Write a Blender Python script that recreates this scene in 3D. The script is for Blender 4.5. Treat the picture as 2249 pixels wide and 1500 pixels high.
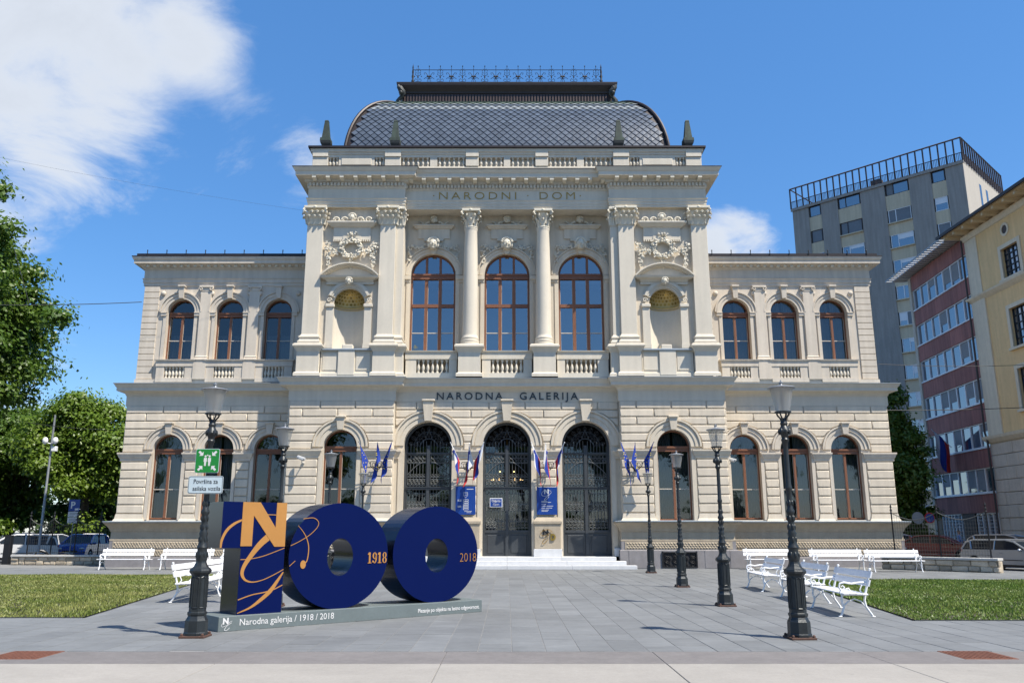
import bpy, math, random
import numpy as np
from mathutils import Matrix, Vector
R=math.radians; PI=math.pi
random.seed(7); np.random.seed(7)
for o in list(bpy.data.objects): bpy.data.objects.remove(o)
scn=bpy.context.scene; COL=scn.collection

# ------------------------------------------------------------------ camera
cam=bpy.data.cameras.new('camera'); co=bpy.data.objects.new('camera',cam); COL.objects.link(co)
cam.sensor_width=36; cam.lens=29.05; cam.shift_x=0.0049; cam.clip_end=3000; cam.clip_start=.1
co.location=(0,0,1.65); co.rotation_euler=(R(90+12.94),0,0)
scn.camera=co
scn.render.resolution_x=1024; scn.render.resolution_y=682

# ------------------------------------------------------------------ sun and sky
SUN_EL=R(57.5); SD=Vector((.805,-.593,0)).normalized()
sun_dir=Vector((SD.x*math.cos(SUN_EL),SD.y*math.cos(SUN_EL),math.sin(SUN_EL)))
sl=bpy.data.lights.new('sun','SUN'); sl.energy=4.7; sl.angle=R(.53); sl.color=(1,.93,.82)
so=bpy.data.objects.new('sun',sl); COL.objects.link(so); so.location=(40,-30,60)
so.rotation_euler=sun_dir.to_track_quat('Z','Y').to_euler()
scn.view_settings.view_transform='Standard'; scn.view_settings.look='None'; scn.view_settings.gamma=1
scn.view_settings.exposure=0.72; scn.view_settings.use_curve_mapping=False

w=bpy.data.worlds.new('World'); scn.world=w; w.use_nodes=True
nt=w.node_tree; N=nt.nodes; L=nt.links; N.clear()
out=N.new('ShaderNodeOutputWorld'); bg=N.new('ShaderNodeBackground'); bg.inputs['Strength'].default_value=.115
sky=N.new('ShaderNodeTexSky'); sky.sky_type='NISHITA'; sky.sun_disc=False; sky.sun_elevation=SUN_EL
sky.sun_rotation=math.atan2(SD.x,SD.y); sky.altitude=300; sky.air_density=1.0; sky.dust_density=.35; sky.ozone_density=2.2
hs=N.new('ShaderNodeHueSaturation'); hs.inputs['Saturation'].default_value=1.28; hs.inputs['Value'].default_value=1.10
L.new(sky.outputs[0],hs.inputs['Color'])
even=N.new('ShaderNodeMix'); even.data_type='RGBA'; even.inputs['Factor'].default_value=.40; even.inputs['B'].default_value=(.68,1.75,4.1,1)
L.new(hs.outputs[0],even.inputs['A'])
tc=N.new('ShaderNodeTexCoord'); sep=N.new('ShaderNodeSeparateXYZ'); L.new(tc.outputs['Generated'],sep.inputs[0])
def wm(op,a,b=None,c=None):
    n=N.new('ShaderNodeMath'); n.operation=op
    for i,x in enumerate((a,b,c)):
        if x is None: continue
        if isinstance(x,(int,float)): n.inputs[i].default_value=x
        else: L.new(x,n.inputs[i])
    return n.outputs[0]
zz=wm('ADD',wm('MAXIMUM',sep.outputs['Z'],0.0),.22)
cx_=wm('DIVIDE',sep.outputs['X'],zz); cy_=wm('DIVIDE',sep.outputs['Y'],zz)
comb=N.new('ShaderNodeCombineXYZ'); L.new(cx_,comb.inputs[0]); L.new(cy_,comb.inputs[1]); comb.inputs[2].default_value=3.7
nz=N.new('ShaderNodeTexNoise'); nz.inputs['Scale'].default_value=3.3; nz.inputs['Detail'].default_value=9; nz.inputs['Roughness'].default_value=.64; nz.inputs['Distortion'].default_value=.55
L.new(comb.outputs[0],nz.inputs['Vector'])
def blob(d,inner,outer):
    dp=N.new('ShaderNodeVectorMath'); dp.operation='DOT_PRODUCT'; L.new(tc.outputs['Generated'],dp.inputs[0]); dp.inputs[1].default_value=Vector(d).normalized()
    mr=N.new('ShaderNodeMapRange'); mr.interpolation_type='SMOOTHSTEP'; L.new(dp.outputs['Value'],mr.inputs['Value'])
    mr.inputs['From Min'].default_value=math.cos(R(outer)); mr.inputs['From Max'].default_value=math.cos(R(inner))
    return mr.outputs[0]
CLOUDS=[((-.47,.74,.57),2,13,.23),((-.37,.77,.54),1,8,.19),((-.29,.80,.53),.5,6,.13),((-.53,.79,.46),1,9,.18),((-.36,.84,.45),.5,7,.18),((-.55,.82,.36),1,7,.20),((-.27,.87,.42),.5,6,.17),((-.22,.89,.40),.5,4,.12),((-.52,.84,.28),.5,5,.16),((-.20,.87,.45),.5,5,.10),((-.44,.85,.40),.5,6,.12),
        ((.279,.949,.337),.8,4.2,.38),((.235,.949,.325),.4,2.5,.2),((-.56,.81,.15),1,9,.32),((.62,.3,.72),4,15,.3),((-.5,-.6,.5),4,18,.3),((-.9,-.1,.4),3,13,.3)]
acc=wm('SUBTRACT',nz.outputs['Fac'],.72)
for d,a,b,s in CLOUDS: acc=wm('ADD',acc,wm('MULTIPLY',blob(d,a,b),s))
cm=N.new('ShaderNodeMapRange'); cm.interpolation_type='SMOOTHSTEP'; L.new(acc,cm.inputs['Value']); cm.inputs['From Min'].default_value=0.0; cm.inputs['From Max'].default_value=.34
ccol=N.new('ShaderNodeMapRange'); L.new(acc,ccol.inputs['Value']); ccol.inputs['From Min'].default_value=.05; ccol.inputs['From Max'].default_value=.45; ccol.inputs['To Min'].default_value=1.0; ccol.inputs['To Max'].default_value=.84
cc=N.new('ShaderNodeCombineColor'); 
L.new(wm('MULTIPLY',ccol.outputs[0],4.75),cc.inputs[0]); L.new(wm('MULTIPLY',ccol.outputs[0],5.0),cc.inputs[1]); L.new(wm('MULTIPLY',ccol.outputs[0],5.35),cc.inputs[2])
mx=N.new('ShaderNodeMix'); mx.data_type='RGBA'; L.new(wm('MULTIPLY',cm.outputs[0],.88),mx.inputs['Factor']); L.new(even.outputs['Result'],mx.inputs['A']); L.new(cc.outputs[0],mx.inputs['B'])
L.new(mx.outputs['Result'],bg.inputs['Color']); L.new(bg.outputs[0],out.inputs[0])
scn.render.engine='CYCLES'
try:
    scn.cycles.max_bounces=6; scn.cycles.diffuse_bounces=3; scn.cycles.glossy_bounces=3; scn.cycles.transparent_max_bounces=10; scn.cycles.transmission_bounces=4
    scn.cycles.caustics_reflective=False; scn.cycles.caustics_refractive=False
except Exception: pass

# ------------------------------------------------------------------ materials
MATS={}
def mat(name,col,rough=.7,metal=0.,var=.12,scale=3.,bump=.0,bscale=40.,spec=.5,attr=None,streak=0.,coat=0.,stain=0.,grain=(1,1,1)):
    m=bpy.data.materials.new(name); m.use_nodes=True; nt=m.node_tree; n=nt.nodes; l=nt.links
    b=n['Principled BSDF']; b.inputs['Roughness'].default_value=rough; b.inputs['Metallic'].default_value=metal
    b.inputs['Specular IOR Level'].default_value=spec; b.inputs['Coat Weight'].default_value=coat
    g=n.new('ShaderNodeNewGeometry'); pos=g.outputs['Position']
    c=n.new('ShaderNodeRGB'); c.outputs[0].default_value=(*col,1); cur=c.outputs[0]
    def mul(cur,fac_sock,lo,hi):
        mr=n.new('ShaderNodeMapRange'); l.new(fac_sock,mr.inputs['Value']); mr.inputs['From Min'].default_value=.3; mr.inputs['From Max'].default_value=.7; mr.inputs['To Min'].default_value=lo; mr.inputs['To Max'].default_value=hi
        hv=n.new('ShaderNodeHueSaturation'); l.new(cur,hv.inputs['Color']); l.new(mr.outputs[0],hv.inputs['Value']); return hv.outputs[0]
    if var>0:
        t=n.new('ShaderNodeTexNoise'); l.new(pos,t.inputs['Vector']); t.inputs['Scale'].default_value=scale; t.inputs['Detail'].default_value=7; t.inputs['Roughness'].default_value=.65
        cur=mul(cur,t.outputs['Fac'],1-var,1+var)
        t2=n.new('ShaderNodeTexNoise'); l.new(pos,t2.inputs['Vector']); t2.inputs['Scale'].default_value=scale*9; t2.inputs['Detail'].default_value=3
        cur=mul(cur,t2.outputs['Fac'],1-var*.5,1+var*.5)
    if streak>0:
        mp=n.new('ShaderNodeMapping'); l.new(pos,mp.inputs['Vector']); mp.inputs['Scale'].default_value=(3.,3.,.22)
        t=n.new('ShaderNodeTexNoise'); l.new(mp.outputs[0],t.inputs['Vector']); t.inputs['Scale'].default_value=1.3; t.inputs['Detail'].default_value=6
        cur=mul(cur,t.outputs['Fac'],1-streak,1+streak*.4)
    if stain>0:
        mp=n.new('ShaderNodeMapping'); l.new(pos,mp.inputs['Vector']); mp.inputs['Scale'].default_value=grain
        t=n.new('ShaderNodeTexNoise'); l.new(mp.outputs[0],t.inputs['Vector']); t.inputs['Scale'].default_value=1.; t.inputs['Detail'].default_value=8; t.inputs['Roughness'].default_value=.7
        cur=mul(cur,t.outputs['Fac'],1-stain,1+stain)
        t=n.new('ShaderNodeTexNoise'); l.new(pos,t.inputs['Vector']); t.inputs['Scale'].default_value=.33; t.inputs['Detail'].default_value=9; t.inputs['Roughness'].default_value=.72; t.inputs['Distortion'].default_value=.6
        cur=mul(cur,t.outputs['Fac'],1-stain*1.2,1+stain*.8)
        vo=n.new('ShaderNodeTexVoronoi'); l.new(pos,vo.inputs['Vector']); vo.inputs['Scale'].default_value=1.6; vo.inputs['Randomness'].default_value=1
        mr=n.new('ShaderNodeMapRange'); l.new(vo.outputs['Distance'],mr.inputs['Value']); mr.inputs['From Min'].default_value=.03; mr.inputs['From Max'].default_value=.06; mr.inputs['To Min'].default_value=1-stain*2; mr.inputs['To Max'].default_value=1
        hv=n.new('ShaderNodeHueSaturation'); l.new(cur,hv.inputs['Color']); l.new(mr.outputs[0],hv.inputs['Value']); cur=hv.outputs[0]
    if attr:
        a=n.new('ShaderNodeAttribute'); a.attribute_name='tint'
        mr=n.new('ShaderNodeMapRange'); l.new(a.outputs['Fac'],mr.inputs['Value']); mr.inputs['To Min'].default_value=1-attr; mr.inputs['To Max'].default_value=1+attr
        hv=n.new('ShaderNodeHueSaturation'); l.new(cur,hv.inputs['Color']); l.new(mr.outputs[0],hv.inputs['Value']); cur=hv.outputs[0]
    l.new(cur,b.inputs['Base Color'])
    if bump>0:
        t=n.new('ShaderNodeTexNoise'); l.new(pos,t.inputs['Vector']); t.inputs['Scale'].default_value=bscale; t.inputs['Detail'].default_value=4
        bp=n.new('ShaderNodeBump'); bp.inputs['Strength'].default_value=bump; bp.inputs['Distance'].default_value=.02; l.new(t.outputs['Fac'],bp.inputs['Height']); l.new(bp.outputs[0],b.inputs['Normal'])
    MATS[name]=m; return m
mat('plaster',(0.6200,0.5450,0.4300),.85,var=.05,scale=.8,streak=.13,bump=.12,bscale=30)
mat('plaster_light',(0.6300,0.5700,0.4650),.85,var=.04,scale=.9,streak=.07,bump=.1,bscale=30)
mat('plaster_wing',(0.6000,0.5300,0.4350),.85,var=.05,scale=.8,streak=.13,bump=.12,bscale=30)
mat('block_cream',(0.6350,0.5550,0.4400),.85,var=.06,scale=1.6,streak=.11,attr=.07,bump=.14,bscale=26)
mat('stucco_relief',(0.630,0.580,0.470),.8,var=.06,scale=6)
mat('plinth_tan',(0.400,0.336,0.248),.85,var=.09,scale=2.5,streak=.1,bump=.2,bscale=30)
mat('granite',(0.240,0.225,0.225),.6,var=.10,scale=5,bump=.1,bscale=60,streak=.1)
mat('marble',(0.592,0.596,0.600),.45,var=.07,scale=3,streak=.06)
mat('zinc',(0.336,0.384,0.424),.5,metal=.25,var=.1,scale=2)
mat('wood_frame',(0.2000,0.0850,0.0450),.5,var=.14,scale=9,spec=.4)
mat('beading',(0.496,0.448,0.376),.6,var=.05)
mat('curtain',(0.150,0.160,0.165),.9,var=.12,scale=1.4)
mat('curtain_pale',(0.260,0.270,0.280),.9,var=.1,scale=1.2)
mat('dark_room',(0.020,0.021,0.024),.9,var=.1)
mat('door_iron',(0.050,0.056,0.062),.5,metal=.2,var=.12,scale=3,spec=.5)
mat('grille_iron',(0.128,0.136,0.136),.5,metal=.4,var=.12,scale=6)
mat('cast_iron',(0.024,0.029,0.032),.42,metal=.3,var=.2,scale=9,bump=.15,bscale=50)
mat('black_metal',(0.014,0.014,0.016),.5,metal=.3,var=.1)
mat('rust',(0.1350,0.0500,0.0280),.85,var=.3,scale=14,bump=.3,bscale=60)
mat('rust_dark',(0.080,0.040,0.028),.8,var=.25,scale=14)
mat('slate',(0.0820,0.1000,0.1280),.32,var=.12,scale=3,attr=.24,spec=.6)
mat('slate_green',(0.160,0.200,0.160),.5,var=.14,scale=4,attr=.25)
mat('slate_pale',(0.2200,0.2400,0.2500),.45,var=.1,attr=.2)
mat('copper_brown',(0.0750,0.0500,0.0450),.5,metal=.3,var=.15,scale=3)
mat('roof_dark',(0.028,0.021,0.021),.5,metal=.3,var=.15,scale=3)
mat('verdigris',(0.0320,0.0520,0.0400),.75,var=.35,scale=4,streak=.5)
mat('bronze_dark',(0.0300,0.0340,0.0320),.6,var=.3,scale=5)
mat('gilt',(0.416,0.248,0.056),.42,metal=.5,var=.12,scale=6)
mat('gold_leaf',(0.400,0.272,0.064),.38,metal=.75,var=.25,scale=5,attr=.5)
mat('gold_ground',(0.5500,0.4200,0.1800),.5,metal=.45,var=.15,scale=5)
mat('letter_dark',(0.052,0.064,0.072),.5,metal=.3,var=.08)
mat('sculpt_blue',(0.0018,0.0070,0.0620),.3,var=.02,spec=.08)
mat('sculpt_side',(.004,.008,.026),.22,var=.08,spec=.45)
mat('sculpt_ochre',(0.400,0.188,0.044),.45,var=.04)
mat('sculpt_base',(0.124,0.152,0.156),.55,var=.08,scale=3)
mat('white_print',(0.640,0.640,0.640),.5,var=.02)
mat('white_enamel',(.80,.81,.82),.35,var=.04,scale=6,coat=.2)
mat('bench_white',(.79,.79,.80),.5,var=.06,scale=8)
mat('sign_green',(0.012,0.208,0.036),.4,var=.03)
mat('sign_blue',(0.006,0.044,0.240),.4,var=.04)
mat('sign_white',(0.496,0.592,0.640),.45,var=.05)
mat('eu_blue',(0.010,0.040,0.288),.75,var=.08,scale=6)
mat('flag_red',(0.496,0.028,0.024),.75,var=.06); mat('flag_white',(0.608,0.616,0.640),.75,var=.04); mat('flag_blue',(0.012,0.036,0.264),.75,var=.06)
mat('star_yellow',(.80,.62,.04),.6,var=.02)
mat('paving',(0.1680,0.1750,0.1780),.62,var=.09,scale=1.3,attr=.11,bump=.12,bscale=35,stain=.13,grain=(1.2,9,1))
mat('paving_joint',(0.2000,0.2000,0.1950),.9,var=.15,scale=4)
mat('concrete',(0.2950,0.2760,0.2470),.85,var=.07,scale=1.1,attr=.05,bump=.3,bscale=120,stain=.09,grain=(30,30,30))
mat('band_stone',(0.165,0.153,0.147),.8,var=.1,scale=2.2,attr=.06,bump=.2,bscale=90,stain=.10,grain=(8,8,8))
mat('asphalt',(0.060,0.061,0.064),.9,var=.15,scale=2,bump=.3,bscale=80)
mat('soil',(0.044,0.038,0.024),.95,var=.2)
mat('edging',(0.080,0.088,0.092),.7,var=.1)
mat('bark',(0.060,0.048,0.036),.9,var=.3,scale=6,bump=.6,bscale=18)
mat('rough_stone',(0.4400,0.3750,0.2850),.85,var=.22,scale=2.2,attr=.3,bump=.6,bscale=14)
mat('coping',(0.448,0.440,0.416),.75,var=.08,scale=2)
mat('tower_grey',(0.3250,0.2950,0.2620),.9,var=.06,scale=.5,streak=.16)
mat('tower_tan',(0.6000,0.5000,0.3500),.9,var=.06,scale=.6,streak=.12)
mat('tower_white',(.42,.385,.33),.85,var=.05,streak=.06)
mat('pvc_white',(0.750,0.760,0.770),.4,var=.03)
mat('red_panel',(.34,.130,.108),.75,var=.12,scale=.8,streak=.3,attr=.12)
mat('yellow_plaster',(0.8000,0.5500,0.2700),.85,var=.06,scale=.5,streak=.1)
mat('yellow_trim',(0.720,0.620,0.460),.8,var=.05,streak=.1)
mat('travertine',(0.580,0.500,0.400),.8,var=.12,scale=.8,streak=.1)
mat('eave_wood',(0.660,0.520,0.330),.8,var=.08)
mat('grey_metal',(0.288,0.300,0.312),.45,metal=.5,var=.08)
mat('rail_brown',(0.060,0.044,0.040),.6,metal=.2,var=.1)
mat('mesh_grey',(0.096,0.100,0.096),.6,metal=.3,var=.1)
mat('tyre',(0.016,0.016,0.017),.9,var=.1); mat('rim',(0.360,0.368,0.376),.35,metal=.8,var=.05)
mat('car_white',(0.592,0.600,0.608),.25,var=.02,coat=.6); mat('car_silver',(0.336,0.360,0.392),.28,metal=.5,var=.03,coat=.6)
mat('car_blue',(0.010,0.072,0.368),.25,var=.03,coat=.6); mat('car_red',(0.160,0.014,0.018),.28,var=.03,coat=.6); mat('car_navy',(0.040,0.056,0.088),.25,metal=.3,var=.03,coat=.6)
mat('car_trim',(0.018,0.018,0.020),.5,var=.05); mat('lamp_red',(0.360,0.016,0.016),.25,var=.02); mat('lamp_clear',(0.496,0.512,0.528),.15,var=.02)
mat('car_glass',(0.016,0.021,0.026),.08,var=.05,spec=.25)
mat('skin',(0.416,0.240,0.176),.6,var=.04); mat('shirt_blue',(0.096,0.192,0.416),.85,var=.08); mat('trousers',(0.048,0.052,0.064),.85,var=.08); mat('hair',(0.128,0.104,0.088),.8,var=.2)
mat('camera_white',(0.560,0.560,0.544),.5,var=.04)
mat('wire',(0.040,0.040,0.040),.6,var=0)
mat('tower_glass',(0.036,0.060,0.096),.05,var=.2,scale=.35,spec=1.0)
mat('blind',(0.176,0.196,0.216),.8,var=.08)
MATS['tower_glass'].node_tree.nodes['Principled BSDF'].inputs['IOR'].default_value=2.3
def glass_mat(name,tint,refl,rough=.02):
    m=bpy.data.materials.new(name); m.use_nodes=True; nt=m.node_tree; n=nt.nodes; l=nt.links; n.clear()
    o=n.new('ShaderNodeOutputMaterial'); tr=n.new('ShaderNodeBsdfTransparent'); tr.inputs[0].default_value=(*tint,1)
    gl=n.new('ShaderNodeBsdfGlossy'); gl.inputs['Roughness'].default_value=rough; gl.inputs['Color'].default_value=(.93,.96,1,1)
    fr=n.new('ShaderNodeFresnel'); fr.inputs['IOR'].default_value=1.5
    ad=n.new('ShaderNodeMath'); ad.operation='MULTIPLY_ADD'; l.new(fr.outputs[0],ad.inputs[0]); ad.inputs[1].default_value=1.0; ad.inputs[2].default_value=refl; ad.use_clamp=True
    t=n.new('ShaderNodeTexNoise'); t.inputs['Scale'].default_value=1.1; t.inputs['Detail'].default_value=2; g=n.new('ShaderNodeNewGeometry'); l.new(g.outputs['Position'],t.inputs['Vector'])
    bp=n.new('ShaderNodeBump'); bp.inputs['Strength'].default_value=.08; bp.inputs['Distance'].default_value=.05; l.new(t.outputs['Fac'],bp.inputs['Height']); l.new(bp.outputs[0],gl.inputs['Normal'])
    mx=n.new('ShaderNodeMixShader'); l.new(ad.outputs[0],mx.inputs[0]); l.new(tr.outputs[0],mx.inputs[1]); l.new(gl.outputs[0],mx.inputs[2]); l.new(mx.outputs[0],o.inputs[0])
    MATS[name]=m; return m
glass_mat('glass',(.66,.69,.70),.05)
glass_mat('glass_tall',(.55,.60,.64),.22)
def lantern_mat():
    m=bpy.data.materials.new('frosted_glass'); m.use_nodes=True; nt=m.node_tree; n=nt.nodes; l=nt.links; n.clear()
    o=n.new('ShaderNodeOutputMaterial'); tr=n.new('ShaderNodeBsdfTransparent'); tr.inputs[0].default_value=(.9,.9,.88,1)
    d=n.new('ShaderNodeBsdfTranslucent'); d.inputs[0].default_value=(.75,.75,.72,1); d2=n.new('ShaderNodeBsdfDiffuse'); d2.inputs[0].default_value=(.6,.6,.58,1)
    gl=n.new('ShaderNodeBsdfGlossy'); gl.inputs['Roughness'].default_value=.08
    a=n.new('ShaderNodeMixShader'); a.inputs[0].default_value=.5; l.new(d.outputs[0],a.inputs[1]); l.new(d2.outputs[0],a.inputs[2])
    b=n.new('ShaderNodeMixShader'); b.inputs[0].default_value=.36; l.new(tr.outputs[0],b.inputs[1]); l.new(a.outputs[0],b.inputs[2])
    c=n.new('ShaderNodeMixShader'); c.inputs[0].default_value=.08; l.new(b.outputs[0],c.inputs[1]); l.new(gl.outputs[0],c.inputs[2]); l.new(c.outputs[0],o.inputs[0]); MATS['frosted_glass']=m
lantern_mat()
def emit_mat(name,col,s):
    m=bpy.data.materials.new(name); m.use_nodes=True; b=m.node_tree.nodes['Principled BSDF']; b.inputs['Base Color'].default_value=(*col,1); b.inputs['Emission Color'].default_value=(*col,1); b.inputs['Emission Strength'].default_value=s; MATS[name]=m
emit_mat('bulb_warm',(1,.62,.25),4)
def leaf_mat(name,col,tr=.35,grass=False):
    m=bpy.data.materials.new(name); m.use_nodes=True; nt=m.node_tree; n=nt.nodes; l=nt.links; n.clear()
    o=n.new('ShaderNodeOutputMaterial'); a=n.new('ShaderNodeAttribute'); a.attribute_name='tint'
    c=n.new('ShaderNodeRGB'); c.outputs[0].default_value=(*col,1)
    mr=n.new('ShaderNodeMapRange'); l.new(a.outputs['Fac'],mr.inputs['Value']); mr.inputs['To Min'].default_value=.80; mr.inputs['To Max'].default_value=1.2
    mh=n.new('ShaderNodeMapRange'); l.new(a.outputs['Fac'],mh.inputs['Value']); mh.inputs['To Min'].default_value=.515; mh.inputs['To Max'].default_value=.485
    hv=n.new('ShaderNodeHueSaturation'); l.new(c.outputs[0],hv.inputs['Color']); l.new(mr.outputs[0],hv.inputs['Value']); l.new(mh.outputs[0],hv.inputs['Hue']); cur=hv.outputs[0]
    if grass:
        g=n.new('ShaderNodeNewGeometry'); t=n.new('ShaderNodeTexNoise'); l.new(g.outputs['Position'],t.inputs['Vector']); t.inputs['Scale'].default_value=.55; t.inputs['Detail'].default_value=6
        m2=n.new('ShaderNodeMapRange'); l.new(t.outputs['Fac'],m2.inputs['Value']); m2.inputs['From Min'].default_value=.35; m2.inputs['From Max'].default_value=.68
        mx=n.new('ShaderNodeMix'); mx.data_type='RGBA'; l.new(m2.outputs[0],mx.inputs['Factor']); l.new(cur,mx.inputs['A'])
        h2=n.new('ShaderNodeHueSaturation'); h2.inputs['Hue'].default_value=.465; h2.inputs['Saturation'].default_value=.85; h2.inputs['Value'].default_value=1.5; l.new(cur,h2.inputs['Color']); l.new(h2.outputs[0],mx.inputs['B']); cur=mx.outputs['Result']
    d=n.new('ShaderNodeBsdfDiffuse'); l.new(cur,d.inputs[0]); t=n.new('ShaderNodeBsdfTranslucent'); l.new(cur,t.inputs[0])
    gl=n.new('ShaderNodeBsdfGlossy'); gl.inputs['Roughness'].default_value=.45; gl.inputs['Color'].default_value=(.5,.5,.5,1)
    x=n.new('ShaderNodeMixShader'); x.inputs[0].default_value=tr; l.new(d.outputs[0],x.inputs[1]); l.new(t.outputs[0],x.inputs[2])
    y=n.new('ShaderNodeMixShader'); y.inputs[0].default_value=.06; l.new(x.outputs[0],y.inputs[1]); l.new(gl.outputs[0],y.inputs[2]); l.new(y.outputs[0],o.inputs[0]); MATS[name]=m
leaf_mat('leaf',(.095,.172,.02),.42); leaf_mat('leaf_fresh',(.14,.23,.022),.42); leaf_mat('leaf_dark',(.045,.095,.018)); leaf_mat('grass',(.165,.215,.040),.3,True); leaf_mat('grass_green',(.105,.19,.02),.3,True)

# ------------------------------------------------------------------ mesh builder
def smooth_arc(n): return [i/n for i in range(n+1)]
class MB:
    def __init__(s): s.v=[]; s.f=[]; s.m=[]; s.mi=0; s.t=[]; s.tint=.5
    def face(s,pts):
        i=len(s.v); s.v+=[tuple(p) for p in pts]; s.f.append(tuple(range(i,i+len(pts)))); s.m.append(s.mi); s.t.append(s.tint)
    def idx(s,verts,faces):
        i=len(s.v); s.v+=[tuple(p) for p in verts]
        for f in faces: s.f.append(tuple(i+k for k in f)); s.m.append(s.mi); s.t.append(s.tint)
    def box(s,x0,x1,y0,y1,z0,z1):
        s.idx([(x0,y0,z0),(x1,y0,z0),(x1,y1,z0),(x0,y1,z0),(x0,y0,z1),(x1,y0,z1),(x1,y1,z1),(x0,y1,z1)],[(0,3,2,1),(4,5,6,7),(0,1,5,4),(1,2,6,5),(2,3,7,6),(3,0,4,7)]); return s
    def cbox(s,x0,x1,y0,y1,z0,z1,c):   # box with chamfered edges
        xs=(x0,x1); ys=(y0,y1); zs=(z0,z1); V=[];F={}
        def P(i,j,k,a):
            p=[xs[i],ys[j],zs[k]]
            for d in range(3):
                if d!=a: p[d]+= c if (i,j,k)[d]==0 else -c
            return tuple(p)
        id={}
        for i in (0,1):
            for j in (0,1):
                for k in (0,1):
                    for a in range(3): id[(i,j,k,a)]=len(V); V.append(P(i,j,k,a))
        fs=[]
        for i in (0,1):
            q=[(i,0,0),(i,1,0),(i,1,1),(i,0,1)]; fs.append([id[(*t,0)] for t in (q if i else q[::-1])])
            q=[(0,i,0),(1,i,0),(1,i,1),(0,i,1)]; fs.append([id[(*t,1)] for t in (q[::-1] if i else q)])
            q=[(0,0,i),(1,0,i),(1,1,i),(0,1,i)]; fs.append([id[(*t,2)] for t in (q if i else q[::-1])])
        for j in (0,1):
            for k in (0,1):
                fs.append([id[(0,j,k,1)],id[(1,j,k,1)],id[(1,j,k,2)],id[(0,j,k,2)]]); fs.append([id[(j,0,k,0)],id[(j,1,k,0)],id[(j,1,k,2)],id[(j,0,k,2)]]); fs.append([id[(j,k,0,0)],id[(j,k,1,0)],id[(j,k,1,1)],id[(j,k,0,1)]])
        for i in (0,1):
            for j in (0,1):
                for k in (0,1): fs.append([id[(i,j,k,a)] for a in range(3)])
        s.idx(V,fs); return s
    def prism(s,poly,y0,y1):           # polygon in x,z extruded along y
        n=len(poly); v=[(x,y0,z) for x,z in poly]+[(x,y1,z) for x,z in poly]
        s.idx(v,[tuple(range(n)),tuple(range(2*n-1,n-1,-1))]+[(i,i+n,(i+1)%n+n,(i+1)%n) for i in range(n)]); return s
    def prismz(s,poly,z0,z1):
        n=len(poly); v=[(x,y,z0) for x,y in poly]+[(x,y,z1) for x,y in poly]
        s.idx(v,[tuple(range(n-1,-1,-1)),tuple(range(n,2*n))]+[(i,(i+1)%n,(i+1)%n+n,i+n) for i in range(n)]); return s
    def lathe(s,prof,n=16,c=(0,0,0),phase=0,sq=None):
        v=[]
        for r,z in prof:
            for k in range(n):
                a=phase+2*PI*k/n; v.append((c[0]+r*math.cos(a),c[1]+r*math.sin(a),c[2]+z))
        m=len(prof); fs=[]
        for i in range(m-1):
            for k in range(n): fs.append((i*n+k,i*n+(k+1)%n,(i+1)*n+(k+1)%n,(i+1)*n+k))
        if prof[0][0]>1e-4: fs.append(tuple(range(n-1,-1,-1)))
        if prof[-1][0]>1e-4: fs.append(tuple((m-1)*n+k for k in range(n)))
        s.idx(v,fs); return s
    def tube(s,pts,r,n=6,close=False):
        P=[Vector(p) for p in pts]; m=len(P)
        rr=r if isinstance(r,(list,tuple)) else [r]*m
        v=[];prev=None
        for i,p in enumerate(P):
            t=(P[min(i+1,m-1)]-P[max(i-1,0)])
            if close: t=P[(i+1)%m]-P[(i-1)%m]
            t=t.normalized() if t.length>1e-9 else Vector((0,0,1))
            if prev is None: u=t.cross(Vector((0,0,1))); u=u if u.length>.05 else t.cross(Vector((0,1,0)))
            else: u=prev-t*prev.dot(t)
            u.normalize(); w_=t.cross(u); prev=u
            for k in range(n):
                a=2*PI*k/n; v.append(p+(u*math.cos(a)+w_*math.sin(a))*rr[i])
        fs=[]
        for i in range(m if close else m-1):
            j=(i+1)%m
            for k in range(n): fs.append((i*n+k,i*n+(k+1)%n,j*n+(k+1)%n,j*n+k))
        if not close: fs+= [tuple(range(n-1,-1,-1)),tuple((m-1)*n+k for k in range(n))]
        s.idx(v,fs); return s
    def ring(s,cx,zc,r0,r1,y0,y1,a0=0,a1=PI,n=24,full=False):   # arch ring in xz plane, y0 front
        v=[]
        for i in range(n+1):
            a=a0+(a1-a0)*i/n; c,q=math.cos(a),math.sin(a)
            v+=[(cx+r0*c,y0,zc+r0*q),(cx+r1*c,y0,zc+r1*q),(cx+r1*c,y1,zc+r1*q),(cx+r0*c,y1,zc+r0*q)]
        fs=[]
        for i in range(n):
            for k in range(4): fs.append((4*i+k,4*i+(k+1)%4,4*i+4+(k+1)%4,4*i+4+k))
        fs+=[(3,2,1,0),(4*n,4*n+1,4*n+2,4*n+3)]
        s.idx(v,fs); return s
    def ball(s,c,r,n=8,m=6):
        if not isinstance(r,(list,tuple)): r=(r,r,r)
        v=[];fs=[]
        for i in range(m+1):
            th=PI*i/m
            for k in range(n):
                a=2*PI*k/n; v.append((c[0]+r[0]*math.sin(th)*math.cos(a),c[1]+r[1]*math.sin(th)*math.sin(a),c[2]+r[2]*math.cos(th)))
        for i in range(m):
            for k in range(n): fs.append((i*n+k,(i+1)*n+k,(i+1)*n+(k+1)%n,i*n+(k+1)%n))
        s.idx(v,fs); return s
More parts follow.
